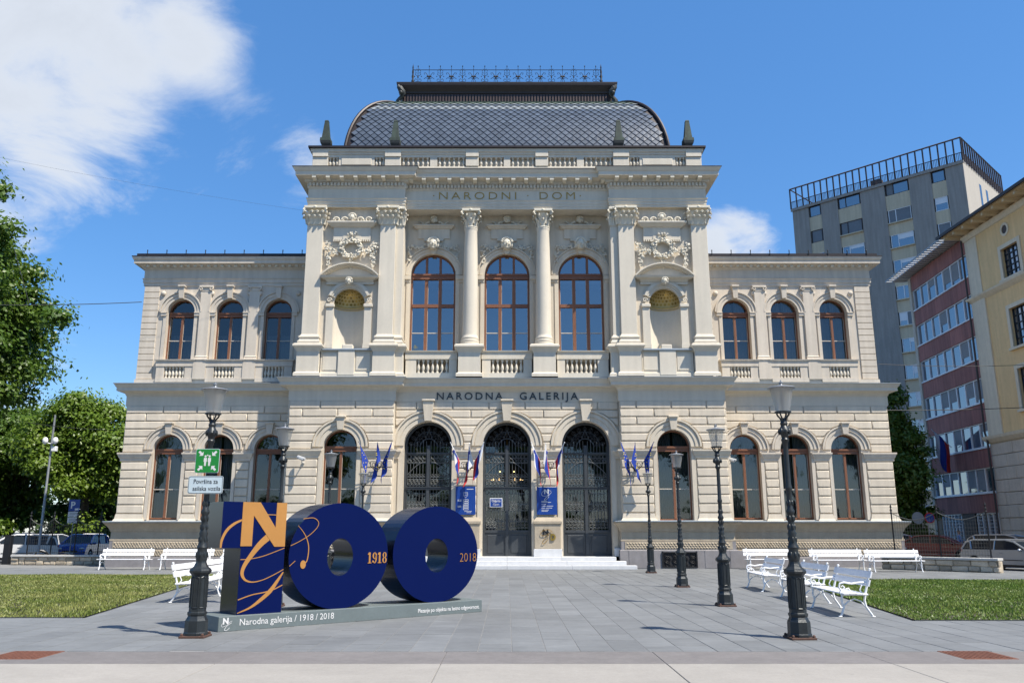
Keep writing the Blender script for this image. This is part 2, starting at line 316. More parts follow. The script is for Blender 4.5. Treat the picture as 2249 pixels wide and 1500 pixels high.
    def sweep(s,path,prof,cap=True):   # path in plan, left to right seen from -y; prof (out,z)
        n=len(path); P=[Vector(p) for p in path]; offs=[]
        for i in range(n):
            def nrm(a,b): d=(b-a).normalized(); return Vector((d.y,-d.x))
            if i==0: o=nrm(P[0],P[1])
            elif i==n-1: o=nrm(P[-2],P[-1])
            else:
                a,b=nrm(P[i-1],P[i]),nrm(P[i],P[i+1]); o=(a+b); o=o/(1+a.dot(b)) if 1+a.dot(b)>.05 else a
            offs.append(o)
        m=len(prof); v=[(P[i].x+offs[i].x*q[0],P[i].y+offs[i].y*q[0],q[1]) for i in range(n) for q in prof]
        fs=[(i*m+k,(i+1)*m+k,(i+1)*m+k+1,i*m+k+1) for i in range(n-1) for k in range(m-1)]
        s.idx(v,fs); return s
    def build(s,name,mats,parent=None,smooth=False,kind=None):
        me=bpy.data.meshes.new(name); me.from_pydata(s.v,[],s.f)
        if not isinstance(mats,(list,tuple)): mats=[mats]
        for k in mats: me.materials.append(MATS[k])
        if len(mats)>1: me.polygons.foreach_set('material_index',s.m)
        if len(set(s.t))>1 or (s.t and s.t[0]!=.5):
            at=me.attributes.new('tint','FLOAT','FACE'); at.data.foreach_set('value',s.t)
        else:
            at=me.attributes.new('tint','FLOAT','FACE'); at.data.foreach_set('value',[.5]*len(s.f))
        if smooth:
            me.polygons.foreach_set('use_smooth',[True]*len(me.polygons))
            try: me.set_sharp_from_angle(angle=R(38))
            except Exception: pass
        me.update(); return link(name,me,parent,kind)
def link(name,me,parent=None,kind=None):
    o=bpy.data.objects.new(name,me); COL.objects.link(o)
    if parent is not None:
        o.parent=parent
        if parent.get('world_space'): o.matrix_parent_inverse=Matrix.Translation(-parent.location)
    if kind: o['kind']=kind
    return o
def empty(name,loc=(0,0,0),rz=0,label=None,cat=None,group=None,world=False):
    o=bpy.data.objects.new(name,None); COL.objects.link(o); o.location=loc; o.rotation_euler=(0,0,rz); o.empty_display_size=.2
    if world: o['world_space']=1
    tag(o,label,cat,group); return o
def tag(o,label=None,cat=None,group=None,kind=None):
    if label: o['label']=label
    if cat: o['category']=cat
    if group: o['group']=group
    if kind: o['kind']=kind
    return o
def copy_tree(o,parent=None):
    c=o.copy(); COL.objects.link(c); c.parent=parent
    for ch in list(o.children): copy_tree(ch,c)
    return c
def text_mesh(txt,size,ext=.01,align='CENTER',spacing=1.,offset=0.,shear=0.,res=3):
    cu=bpy.data.curves.new('lettering','FONT'); cu.body=txt; cu.size=size; cu.extrude=ext; cu.align_x=align; cu.space_character=spacing; cu.offset=offset; cu.shear=shear; cu.resolution_u=res
    o=bpy.data.objects.new('lettering',cu); COL.objects.link(o); dg=bpy.context.evaluated_depsgraph_get(); dg.update()
    me=bpy.data.meshes.new_from_object(o.evaluated_get(dg)); bpy.data.objects.remove(o); return me
def text(name,txt,size,loc,m,parent=None,rz=0,width=None,**k):   # upright text facing -y (before rz)
    me=text_mesh(txt,size,**k); me.materials.clear(); me.materials.append(MATS[m])
    a=np.empty(len(me.vertices)*3); me.vertices.foreach_get('co',a); a=a.reshape(-1,3)
    if width and len(a): a[:,0]*=width/(a[:,0].max()-a[:,0].min())
    b=np.stack([a[:,0],-a[:,2],a[:,1]],1); c,s_=math.cos(rz),math.sin(rz)
    x=b[:,0]*c-b[:,1]*s_+loc[0]; y=b[:,0]*s_+b[:,1]*c+loc[1]; z=b[:,2]+loc[2]
    me.vertices.foreach_set('co',np.stack([x,y,z],1).ravel()); me.update()
    return link(name,me,parent)
# ================================================================== the gallery
GAL=empty('gallery_building',(0,40,0),label='cream neo-renaissance gallery with dark slate mansard roof and three arched doors',cat='building',world=True)
YS,YM,YW=39.30,39.70,41.0          # ground floor faces: side bays, middle, wings
XO,XI,XW=10.43,5.39,19.0
DOORS=(-3.79,0,3.79); BAYW=(-7.91,7.91); WINGW=(11.75,14.25,16.75)
def wall_arch(mb,x0,x1,z0,z1,y,ops,depth,n=20):
    x=x0
    for cx,hw,zb,zs in sorted(ops):
        mb.face([(x,y,z0),(cx-hw,y,z0),(cx-hw,y,z1),(x,y,z1)])
        if zb>z0: mb.face([(cx-hw,y,z0),(cx+hw,y,z0),(cx+hw,y,zb),(cx-hw,y,zb)])
        arc=[(cx-hw*math.cos(PI*i/n),zs+hw*math.sin(PI*i/n)) for i in range(n+1)]
        for (a,b),(c,d) in zip(arc,arc[1:]): mb.face([(a,y,b),(c,y,d),(c,y,z1),(a,y,z1)])
        ol=[(cx-hw,zb)]+arc+[(cx+hw,zb)]
        for (a,b),(c,d) in zip(ol,ol[1:]): mb.face([(a,y,b),(a,y+depth,b),(c,y+depth,d),(c,y,d)])
        mb.face([(cx-hw,y,zb),(cx+hw,y,zb),(cx+hw,y+depth,zb),(cx-hw,y+depth,zb)])
        x=cx+hw
    mb.face([(x,y,z0),(x1,y,z0),(x1,y,z1),(x,y,z1)])
def mirror(xs): return [-a for a in xs][::-1]
# --- walls of the ground floor
for sx in (-1,1):
    a,b=(-XO,-XI) if sx<0 else (XI,XO); m=MB(); wall_arch(m,a,b,2.0,8.3,YS,[(sx*7.91,.80,2.14,5.57)],.45)
    xx=a if sx<0 else b; m.box(xx-.02*sx-.3*(sx>0),xx-.02*sx+.3*(sx<0),YS+.02,43,0,8.3)
    xx=-XI if sx<0 else XI; m.face([(xx,YS,0),(xx,YM,0),(xx,YM,8.3),(xx,YS,8.3)])
    m.build('wall','plaster',GAL)
    a,b=(-XW,-XO) if sx<0 else (XO,XW); m=MB(); wall_arch(m,a,b,2.0,8.3,YW,[(sx*c,.74,2.2,5.6) for c in WINGW],.40)
    xx=sx*XW; m.box(min(xx,xx-.4*sx),max(xx,xx-.4*sx),YW+.01,57,0,8.4); m.build('wall','plaster_wing',GAL)
m=MB(); wall_arch(m,-XI,XI,.52,8.3,YM,[(c,1.16,.52,5.66) for c in DOORS],.55); m.build('wall','plaster',GAL)
# dark rooms behind the openings
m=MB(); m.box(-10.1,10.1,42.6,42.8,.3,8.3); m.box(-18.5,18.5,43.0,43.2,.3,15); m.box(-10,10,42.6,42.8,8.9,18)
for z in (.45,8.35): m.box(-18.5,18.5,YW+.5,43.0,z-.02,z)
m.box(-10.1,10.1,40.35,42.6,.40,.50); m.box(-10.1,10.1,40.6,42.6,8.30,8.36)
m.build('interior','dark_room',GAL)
# --- rusticated blocks
def fx(v): return v if callable(v) else (lambda z,v=v:v)
def block(xl,xr,z0,z1,y,pr=.072,c=.038,g=.018,mt='block_cream',sub=1):
    xl,xr=fx(xl),fx(xr); z0+=g; z1-=g; zs=[z0+(z1-z0)*i/sub for i in range(sub+1)]
    zi=[z0+c+(z1-z0-2*c)*i/sub for i in range(sub+1)]
    if min(xr(z)-xl(z) for z in zs)<.16: 
        if max(xr(z)-xl(z) for z in zs)<.2: return
    ring0=[(xl(z)+g,z) for z in zs]+[(xr(z)-g,z) for z in zs[::-1]]
    ring1=[(xl(z)+g+c,q) for z,q in zip(zs,zi)]+[(xr(z)-g-c,q) for z,q in zip(zs[::-1],zi[::-1])]
    n=len(ring0); m=MB(); m.tint=random.random(); v=[(x,y+.01,z) for x,z in ring0]+[(x,y-pr*.45,z) for x,z in ring0]+[(x*.6+a*.4,y-pr*.85,z*.6+b*.4) for (x,z),(a,b) in zip(ring0,ring1)]+[(x,y-pr,z) for x,z in ring1]
    fs=[(k*n+i,k*n+(i+1)%n,(k+1)*n+(i+1)%n,(k+1)*n+i) for k in range(3) for i in range(n)]+[tuple(3*n+i for i in range(n))[::-1]]
    fs=[f[::-1] for f in fs]; m.idx(v,fs); m.build('stone_block',mt,GAL,smooth=True)
LOW=[2.50+.4155*i for i in range(7)]           # 2.50 .. 4.99
UP=[5.44+.387*i for i in range(7)]             # 5.44 .. 7.76
def footblock(x0,x1,y,mt):                      # flared bottom course
    m=MB(); v=[(x0-.10,y-.16,2.14),(x1+.10,y-.16,2.14),(x1+.02,y-.10,2.26),(x0-.02,y-.10,2.26),(x0+.02,y-.085,2.48),(x1-.02,y-.085,2.48)]
    m.face([v[0],v[1],v[2],v[3]]); m.face([v[3],v[2],v[5],v[4]]); m.face([v[4],v[5],(x1-.02,y+.01,2.48),(x0+.02,y+.01,2.48)])
    for s,a,b,c in ((1,v[1],v[2],v[5]),(-1,v[0],v[3],v[4])): m.face([a,b,(b[0],y+.01,b[2]),(a[0],y+.01,a[2])]); m.face([b,c,(c[0],y+.01,c[2]),(b[0],y+.01,b[2])])
    m.build('stone_block',mt,GAL)
def pier(x0,x1,y,mt,courses=LOW,foot=True):
    for z0,z1 in zip(courses,courses[1:]): block(x0,x1,z0,z1,y,mt=mt)
    if foot: footblock(x0,x1,y,mt)
def impost(x0,x1,y,mt='plaster'):
    m=MB(); pr=[(.0,5.02),(.05,5.03),(.05,5.12),(.10,5.20),(.15,5.34),(.17,5.36),(.17,5.43),(.0,5.445)]
    m.sweep([(x0,y+.02),(x0,y-.03),(x1,y-.03),(x1,y+.02)],pr); m.build('impost',mt,GAL)
def upper_courses(x0,x1,y,arches,mt,off=0,step=1.68):
    for k,(z0,z1) in enumerate(zip(UP,UP[1:])):
        cuts=[]; zm=(z0+z1)/2
        live=[a for a in arches if z0<a[1]+a[2]-.10]
        segs=[]; left=x0
        for cx,zc,r in sorted(live):
            def L_(z,cx=cx,zc=zc,r=r): d=r*r-max(0,z-zc)**2; return cx-(math.sqrt(d) if d>0 else .0)
            def R_(z,cx=cx,zc=zc,r=r): d=r*r-max(0,z-zc)**2; return cx+(math.sqrt(d) if d>0 else .0)
            segs.append((left,L_)); left=R_
        segs.append((left,x1))
        for a,b in segs:
            A,B=fx(a),fx(b); lo=max(A(z0),A(z1)) if a is not x0 else x0; hi=min(B(z0),B(z1))
            lo=max(A(z0),A(z1)); pts=[]
            if k>=3:
                ph=(step/2 if k%2 else 0)+off; q=math.ceil((x0-ph)/step)
                while ph+q*step<x1: 
                    p=ph+q*step
                    if lo+.45<p<hi-.45: pts.append(p)
                    q+=1
            prev=a
            for p in pts: block(prev,p,z0,z1,y,mt=mt,sub=5 if callable(prev) else 1); prev=p
            block(prev,b,z0,z1,y,mt=mt,sub=5 if callable(prev) or callable(b) else 1)
def archivolt(cx,zc,r,Rr,y,mt='plaster',n=28):
    m=MB(); t=Rr-r-.02; m.ring(cx,zc,r+.0,r+.42*t,y-.045,y+.02,n=n); m.ring(cx,zc,r+.42*t,r+.72*t,y-.08,y+.02,n=n); m.ring(cx,zc,r+.72*t,r+.84*t,y-.06,y+.02,n=n); m.ring(cx,zc,r+.84*t,r+t,y-.13,y+.02,n=n)
    m.build('archivolt',mt,GAL,smooth=True)
def jamb(cx,hw,wd,z0,z1,y,mt='plaster'):
    for s in (-1,1):
        a=cx+s*hw; b=cx+s*(hw+wd); m=MB(); m.box(min(a,b),max(a,b),y-.045,y+.02,z0,z1); m.build('jamb',mt,GAL)
def keystone(cx,z0,z1,w0,w1,y,d=.2,mt='plaster'):
    m=MB(); v=[(cx-w0,y-d,z0),(cx+w0,y-d,z0),(cx+w1,y-d-.03,z1-.08),(cx-w1,y-d-.03,z1-.08)]
    m.idx(v+[(x,y+.02,z) for x,_,z in v],[(0,1,2,3),(1,5,6,2),(3,2,6,7),(0,3,7,4),(0,4,5,1)])
    m.cbox(cx-w1-.04,cx+w1+.04,y-d-.09,y,z1-.08,z1,.015); m.build('keystone',mt,GAL)
for s in (-1,1):
    cx=s*7.91
    for a,b in ((min(s*10.43,s*(7.91+1.02)),max(s*10.43,s*(7.91+1.02))),(min(s*XI,s*(7.91-1.02)),max(s*XI,s*(7.91-1.02)))):
        pier(a,b,YS,'block_cream'); impost(a,b+.0,YS)
    jamb(cx,.80,.20,2.14,5.44,YS); archivolt(cx,5.57,.80,1.33,YS); keystone(cx,6.37,7.02,.13,.20,YS)
    upper_courses(min(s*XI,s*XO),max(s*XI,s*XO),YS,[(cx,5.57,1.33)],'block_cream',off=.3)
    for c in WINGW:
        c*=s; jamb(c,.74,.16,2.2,5.44,YW,'plaster_wing'); archivolt(c,5.6,.74,1.19,YW,'plaster_wing'); keystone(c,6.34,6.93,.12,.18,YW,mt='plaster_wing')
    ed=[10.43,11.75-.92,11.75+.92,14.25-.92,14.25+.92,16.75-.92,16.75+.92,19.0]
    for a,b in zip(ed[::2],ed[1::2]):
        a,b=sorted((s*a,s*b)); impost(a,b,YW,'plaster_wing'); pier(a,b,YW,'block_cream')
    upper_courses(min(s*XO,s*XW),max(s*XO,s*XW),YW,[(s*c,5.6,1.19) for c in WINGW],'block_cream',off=.5)
for c in DOORS:
    jamb(c,1.16,.24,.86,5.44,YM); archivolt(c,5.66,1.16,1.71,YM); keystone(c,6.83,7.86,.17,.27,YM,d=.24)
for a,b in ((-XI,-5.23),(-2.35,-1.44),(1.44,2.35),(5.23,XI)):
    if b-a>.5: pier(a,b,YM,'block_cream',LOW,False)
    impost(a+.001,b-.001,YM)
upper_courses(-XI,XI,YM,[(c,5.66,1.71) for c in DOORS],'block_cream',off=.0,step=1.75)
for s in (-1,1):       # side returns of the projecting block, as courses
    for zz in (LOW,UP):
        for z0,z1 in zip(zz,zz[1:]):
            m=MB(); x=s*XO; m.cbox(min(x-.02*s,x+.085*s),max(x-.02*s,x+.085*s),YS+.06,YW-.1,z0+.022,z1-.022,.02); m.build('stone_block','block_cream',GAL)
# --- pedestals between the doors, steps
for s in (-1,1):
    m=MB(); m.cbox(s*1.895-.62,s*1.895+.62,YM-.22,YM+.5,.86,2.02,.02); m.sweep([(s*1.895-.62,YM+.1),(s*1.895-.62,YM-.22),(s*1.895+.62,YM-.22),(s*1.895+.62,YM+.1)],[(.0,2.0),(.05,2.02),(.05,2.12),(-.1,2.3),(-.22,2.32)]); m.build('door_pedestal','plinth_tan',GAL)
    m=MB(); m.cbox(s*1.895-.66,s*1.895+.66,YM-.26,YM+.5,.52,.86,.015); m.build('pedestal_foot','marble',GAL)
    m=MB(); m.cbox(s*5.2-.2,s*5.2+.2,YM-.16,YM+.3,.52,.9,.015); m.build('pedestal_foot','marble',GAL)
for k,(hx,y0,z0,z1) in enumerate([(5.80,38.05,.0,.175),(5.38,38.45,.175,.35),(4.98,38.85,.35,.522)]):
    n=4
    for i in range(n):
        a=-hx+2*hx*i/n; m=MB(); m.cbox(a+.003,a+2*hx/n-.003,y0,y0+.5 if k<2 else 40.4,z0,z1,.012); m.build('step','marble',GAL)
# --- plinth
def plinth(path,two):
    zt=.46 if two else .84
    m=MB(); m.sweep(path,[(.20,-.05),(.20,zt-.03),(.16,zt),(.12,zt),(.12,1.22)] ); m.build('plinth','granite',GAL)
    m=MB(); m.sweep(path,[(.10,1.20),(.13,1.22),(.13,1.30),(.10,1.32),(.10,1.64),(.14,1.66),(.15,1.72),(.20,1.82),(.30,1.95),(.38,2.03),(.40,2.04),(.40,2.12)]); m.build('plinth_moulding','plinth_tan',GAL,smooth=True)
    m=MB(); m.sweep(path,[(.43,2.10),(.43,2.128),(.0,2.16)]); m.build('ledge','zinc',GAL)
def bosses(x0,x1,y,bands):
    m=MB()
    for z0,z1 in bands:
        m.box(x0,x1,y-.145,y,z0,z1); rows=3; h=(z1-z0-.06)/rows; n=int((x1-x0-.1)/.135)
        for r in range(rows):
            for i in range(n):
                a=x0+.05+(i+.5*(r%2))*.135; b=a+.125; c=z0+.03+r*h; d=c+h-.012
                if b>x1-.03: continue
                e=((a+b)/2+random.uniform(-.015,.015),y-.145-random.uniform(.03,.05),(c+d)/2)
                q=[(a,y-.1455,c),(b,y-.1455,c),(b,y-.1455,d),(a,y-.1455,d)]
                for i1 in range(4): m.face([q[i1],q[(i1+1)%4],e])
    m.build('bossed_band','plinth_tan',GAL,kind='stuff')
for s in (-1,1):
    a,b=sorted((s*XI,s*XO))
    pth=[(a,YM if s>0 else YW),(a,YS),(b,YS),(b,YW if s>0 else YM)]; plinth(pth,False); bosses(a+.05,b-.05,YS,[(.86,1.20)])
    a,b=sorted((s*XO,s*XW)); pth=[(a,57 if s<0 else YW),(a,YW),(b,YW),(b,57 if s>0 else YW)] if s<0 else [(a,YW),(b,YW),(b,57)]
    if s<0: pth=[(a,57),(a,YW),(b,YW)]
    plinth(pth,True); bosses(a+.05*(s<0),b-.05*(s>0),YW,[(.86,1.20),(.49,.82)])
    # slabs of the granite plinth show as joints; basement grille
    for i in range(5):
        x=sorted((s*XI,s*XO))[0]+.2+i*1.16; 
        if abs(x+.55-s*7.91)<.9: continue
        m=MB(); m.cbox(x,x+1.14,YS-.215,YS-.19,.02,.80,.006); m.build('plinth_slab','granite',GAL)
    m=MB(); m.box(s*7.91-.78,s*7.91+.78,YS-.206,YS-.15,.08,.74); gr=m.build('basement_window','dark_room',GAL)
    m=MB(); x0=s*7.91-.78
    for x in (x0,x0+1.56): m.box(x-.03,x+.03,YS-.26,YS-.20,.05,.77)
    for z in (.08,.72): m.box(x0,x0+1.56,YS-.255,YS-.205,z-.025,z+.025)
    for i in range(4):
        c=x0+.2+i*.39
        for r,zc in ((.15,.40),(.08,.40),(.07,.62),(.07,.18)): m.tube([(c+r*math.cos(t*PI/6),YS-.23,zc+r*math.sin(t*PI/6)) for t in range(12)],.016,4,True)
        m.tube([(c-.17,YS-.23,.12),(c+.17,YS-.23,.68)],.013,4); m.tube([(c+.17,YS-.23,.12),(c-.17,YS-.23,.68)],.013,4)
    m.build('basement_grille','black_metal',gr)
# --- mid cornice
def midcornice(path,name='mid_cornice'):
    m=MB(); m.sweep(path,[(.03,7.74),(.05,7.80),(.05,8.25),(.08,8.27),(.10,8.34),(.16,8.40),(.18,8.43),(.42,8.47),(.42,8.62),(.47,8.68),(.52,8.78),(.54,8.79),(.54,8.83)]); m.build(name,'plaster_light',GAL,smooth=False)
    m=MB(); m.sweep(path,[(.57,8.82),(.57,8.842),(-.9,8.92)]); m.build('cornice_flashing','zinc',GAL)
midcornice([(-XO,YW),(-XO,YS),(-XI,YS),(-XI,YM),(XI,YM),(XI,YS),(XO,YS),(XO,YW)])
midcornice([(-XW,57),(-XW,YW),(-XO-.0,YW)]); midcornice([(XO,YW),(XW,YW),(XW,57)])

# --- windows
def arched_window(cx,hw,z0,zs,y,fr=.075,cols=2,trans=(),tall=False,curtain='curtain',name='window',cfrac=1.0):
    """part window (frame) > pane, curtain"""
    m=MB(); d=.09; n=20
    m.ring(cx,zs,hw-fr,hw,y,y+d,n=n); 
    for s in (-1,1): a=cx+s*(hw-fr); b=cx+s*hw; m.box(min(a,b),max(a,b),y,y+d,z0,zs)
    m.box(cx-hw+fr,cx+hw-fr,y,y+d,z0,z0+fr*.9)
    tb=[zs-.20,zs+.02] if not tall else [zs-.16,zs+.10]
    m.box(cx-hw+fr-.01,cx+hw-fr+.01,y-.05,y+d+.01,tb[0],tb[1]); m.box(cx-hw+fr-.01,cx+hw-fr+.01,y-.09,y+.02,tb[1]-.07,tb[1]+.02); m.box(cx-hw+fr-.01,cx+hw-fr+.01,y-.075,y+.02,tb[0]-.01,tb[0]+.04)
    W=hw-fr; xs=[cx-W+2*W*i/cols for i in range(cols+1)]; mw=.055 if not tall else .075
    for x in xs[1:-1]: m.box(x-mw,x+mw,y-.025,y+d-.005,z0+fr*.9,tb[0])
    zl=[z0+fr*.9]+list(trans)+[tb[0]]
    if tall:
        for t in trans: m.box(cx-W,cx+W,y-.035,y+d-.004,t-.085,t+.085)
        for x in xs[1:-1]:
            zt=zs+math.sqrt(max(.01,W*W-(x-cx)**2)); m.box(x-mw*.8,x+mw*.8,y-.015,y+d-.01,tb[1],zt+.02)
    win=m.build(name,'wood_frame',GAL)
    b=MB()
    gm='glass_tall' if tall else 'glass'; yg=y+.05
    bars=[]
    for i in range(cols):
        a=xs[i]+(mw if i else 0); c=xs[i+1]-(mw if i<cols-1 else 0)
        for j,(q,r) in enumerate(zip(zl,zl[1:])):
            if tall: q2=q+(.085 if j else 0); r2=r-(.085 if j<len(zl)-2 else 0)
            else: q2,r2=q,r
            split=[q2,r2]
            if (not tall) or j==0:
                zb=q2+(r2-q2)*.44; split=[q2,zb,r2]; b.box(a,c,y+.02,y+.075,zb-.022,zb+.022)
            for u,v_ in zip(split,split[1:]):
                p=MB(); tl=[random.uniform(-.005,.005) for _ in range(3)]; p.face([(a-.005,yg+tl[0],u-.005),(c+.005,yg+tl[1],u-.005),(c+.005,yg+tl[1]+tl[2],v_+.005),(a-.005,yg+tl[0]+tl[2],v_+.005)]); p.build('pane',gm,win)
            for x in (a,c): b.box(x-.018,x+.018,y+.03,y+.07,q2,r2)
    b.build('glazing_bar','beading',win)
    # fanlight
    nx=cols if tall else 1; xe=[cx-W+2*W*i/nx for i in range(nx+1)]
    for i in range(nx):
        a,c=xe[i],xe[i+1]; pts=[(a,yg,tb[1]),(c,yg,tb[1])]
        for k in range(9):
            x=c+(a-c)*k/8; zz=zs+math.sqrt(max(0,W*W-(x-cx)**2)); 
            if zz>tb[1]+.001: pts.append((x,yg,zz))
        p=MB(); p.face(pts); p.build('pane',gm,win)
    if curtain:
        p=MB(); yc=y+.28; zt=z0+(zs-z0)*cfrac; nn=26; z1=zt if cfrac<1 else zs+hw
        for s in (-1,1):
            pr=[]
            for k in range(nn+1):
                x=cx+s*(.06+(hw-.03)*k/nn); pr.append((x,yc+.035*math.sin(k*1.9+cx*3)+.02*math.sin(k*.7+cx)))
            for (x0,y0),(x1,y1) in zip(pr,pr[1:]): p.face([(x0,y0,z0),(x1,y1,z0),(x1,y1,z1),(x0,y0,z1)])
        p.build('curtain',curtain,win,smooth=True)
    return win
for s in (-1,1):
    arched_window(s*7.91,.80,2.16,5.57,YS+.30,curtain='curtain' if s>0 else None)
    for i,c in enumerate(WINGW):
        arched_window(s*c,.74,2.24,5.6,YW+.26,curtain=('curtain' if s>0 else ('curtain' if i else None)) if i!=1 else 'curtain_pale')
        arched_window(s*c,.71,10.14,12.62,YW+.36,curtain='curtain_pale' if s>0 else 'curtain',cfrac=1.0 if s>0 else .55)
for c in (-3.77,0,3.77): arched_window(c,1.14,10.30,14.40,40.62,fr=.085,cols=3,trans=(12.83,),tall=True,curtain=None)

# --- doors
def make_door(cx):
    m=MB(); y=YM+.42; hw=1.16; zs=5.66; z0=.525
    m.ring(cx,zs,hw-.12,hw,y,y+.12,n=24)
    for s in (-1,1): a=cx+s*(hw-.12); b=cx+s*hw; m.box(min(a,b),max(a,b),y,y+.12,z0,zs)
    m.box(cx-.075,cx+.075,y-.03,y+.11,z0,zs+.05)
    m.box(cx-1.05,cx+1.05,y-.04,y+.115,3.60,3.74); m.box(cx-1.05,cx+1.05,y-.07,y+.02,3.70,3.75); m.box(cx-1.05,cx+1.05,y-.01,y+.11,1.60,1.70); m.box(cx-1.05,cx+1.05,y-.01,y+.11,5.30,5.37)
    d=m.build('door','door_iron',GAL)
    for s in (-1,1):
        x0,x1=sorted((cx+s*.08,cx+s*1.04)); m=MB(); m.box(x0,x1,y+.03,y+.09,z0,1.60); m.cbox(x0+.1,x1-.1,y+.005,y+.05,z0+.14,1.50,.02); m.build('door_panel','door_iron',d)
        m=MB(); x0+=.03; x1-=.03; n=6; yy=y+.05
        for i in range(n+1):
            x=x0+(x1-x0)*i/n
            for a,b in ((1.7,3.6),(3.75,5.95-.28*abs(x-cx))): m.tube([(x,yy,a),(x,yy,b)],.014,5)
            if i%2==1: m.ball((x,yy,6.0-.28*abs(x-cx)),(.03,.03,.07),6,4)
        for z in (1.70,1.82,2.12,2.62,2.92,3.42,3.82,4.10,4.20,4.86,5.10,5.28): m.box(x0,x1,yy-.015,yy+.015,z-.014,z+.014)
        for za,zb in ((1.84,2.10),(2.64,2.90),(3.84,4.08),(4.88,5.26)):
            for i in range(5):
                x=x0+(x1-x0)*(i+.5)/5; r=(x1-x0)/10.5
                for q in (za+r,zb-r): m.tube([(x+r*math.cos(t*PI/5),yy-.02,q+r*math.sin(t*PI/5)) for t in range(10)],.012,4,True)
        for i in range(n):     # little collars and spear heads
            x=x0+(x1-x0)*(i+.5)/n
            for q in (2.2,2.99,4.28): m.tube([(x+.05*math.cos(t*PI/4),yy-.01,q+.05*math.sin(t*PI/4)) for t in range(8)],.011,4,True)
        xi=cx+s*.12; xo=cx+s*1.0       # big quarter scroll under the upper rail
        m.tube([(xo+(xi-xo)*t,yy-.03,4.3+.62*math.sin(t*PI*.5)) for t in [k/12 for k in range(13)]],.020,5)
        for r in (.1,.055): m.tube([(xo-s*.08+r*math.cos(t*PI/6),yy-.03,4.95+r*math.sin(t*PI/6)) for t in range(12)],.014,5,True)
        m.build('grille','grille_iron',d)
    m=MB(); yy=y+.05                    # fan scrolls in the arch
    for k in range(9):
        a=PI*(k+.5)/9; m.tube([(cx+.42*math.cos(a),yy,5.62+.42*math.sin(a)),(cx+1.02*math.cos(a),yy,5.66+1.02*math.sin(a))],.012,4)
        for r0 in (.6,.86): m.tube([(cx+r0*math.cos(a)+.09*math.cos(t*PI/5),yy-.01,5.64+r0*math.sin(a)+.09*math.sin(t*PI/5)) for t in range(10)],.011,4,True)
    m.ring(cx,5.62,.40,.44,yy-.02,yy+.02,n=16); m.ring(cx,5.66,.70,.725,yy-.02,yy+.02,n=20)
    for k in range(5): m.ball((cx+(k-2)*.07,yy-.03,6.12+.16*(2-abs(k-2))),(.035,.03,.07),6,4)
    m.build('fan_grille','door_iron',d)
    m=MB(); m.face([(cx-1.05,y+.105,1.6),(cx+1.05,y+.105,1.6),(cx+1.05,y+.105,5.66),(cx-1.05,y+.105,5.66)]); m.build('pane','glass',d)
    return d
for c in DOORS: make_door(c)

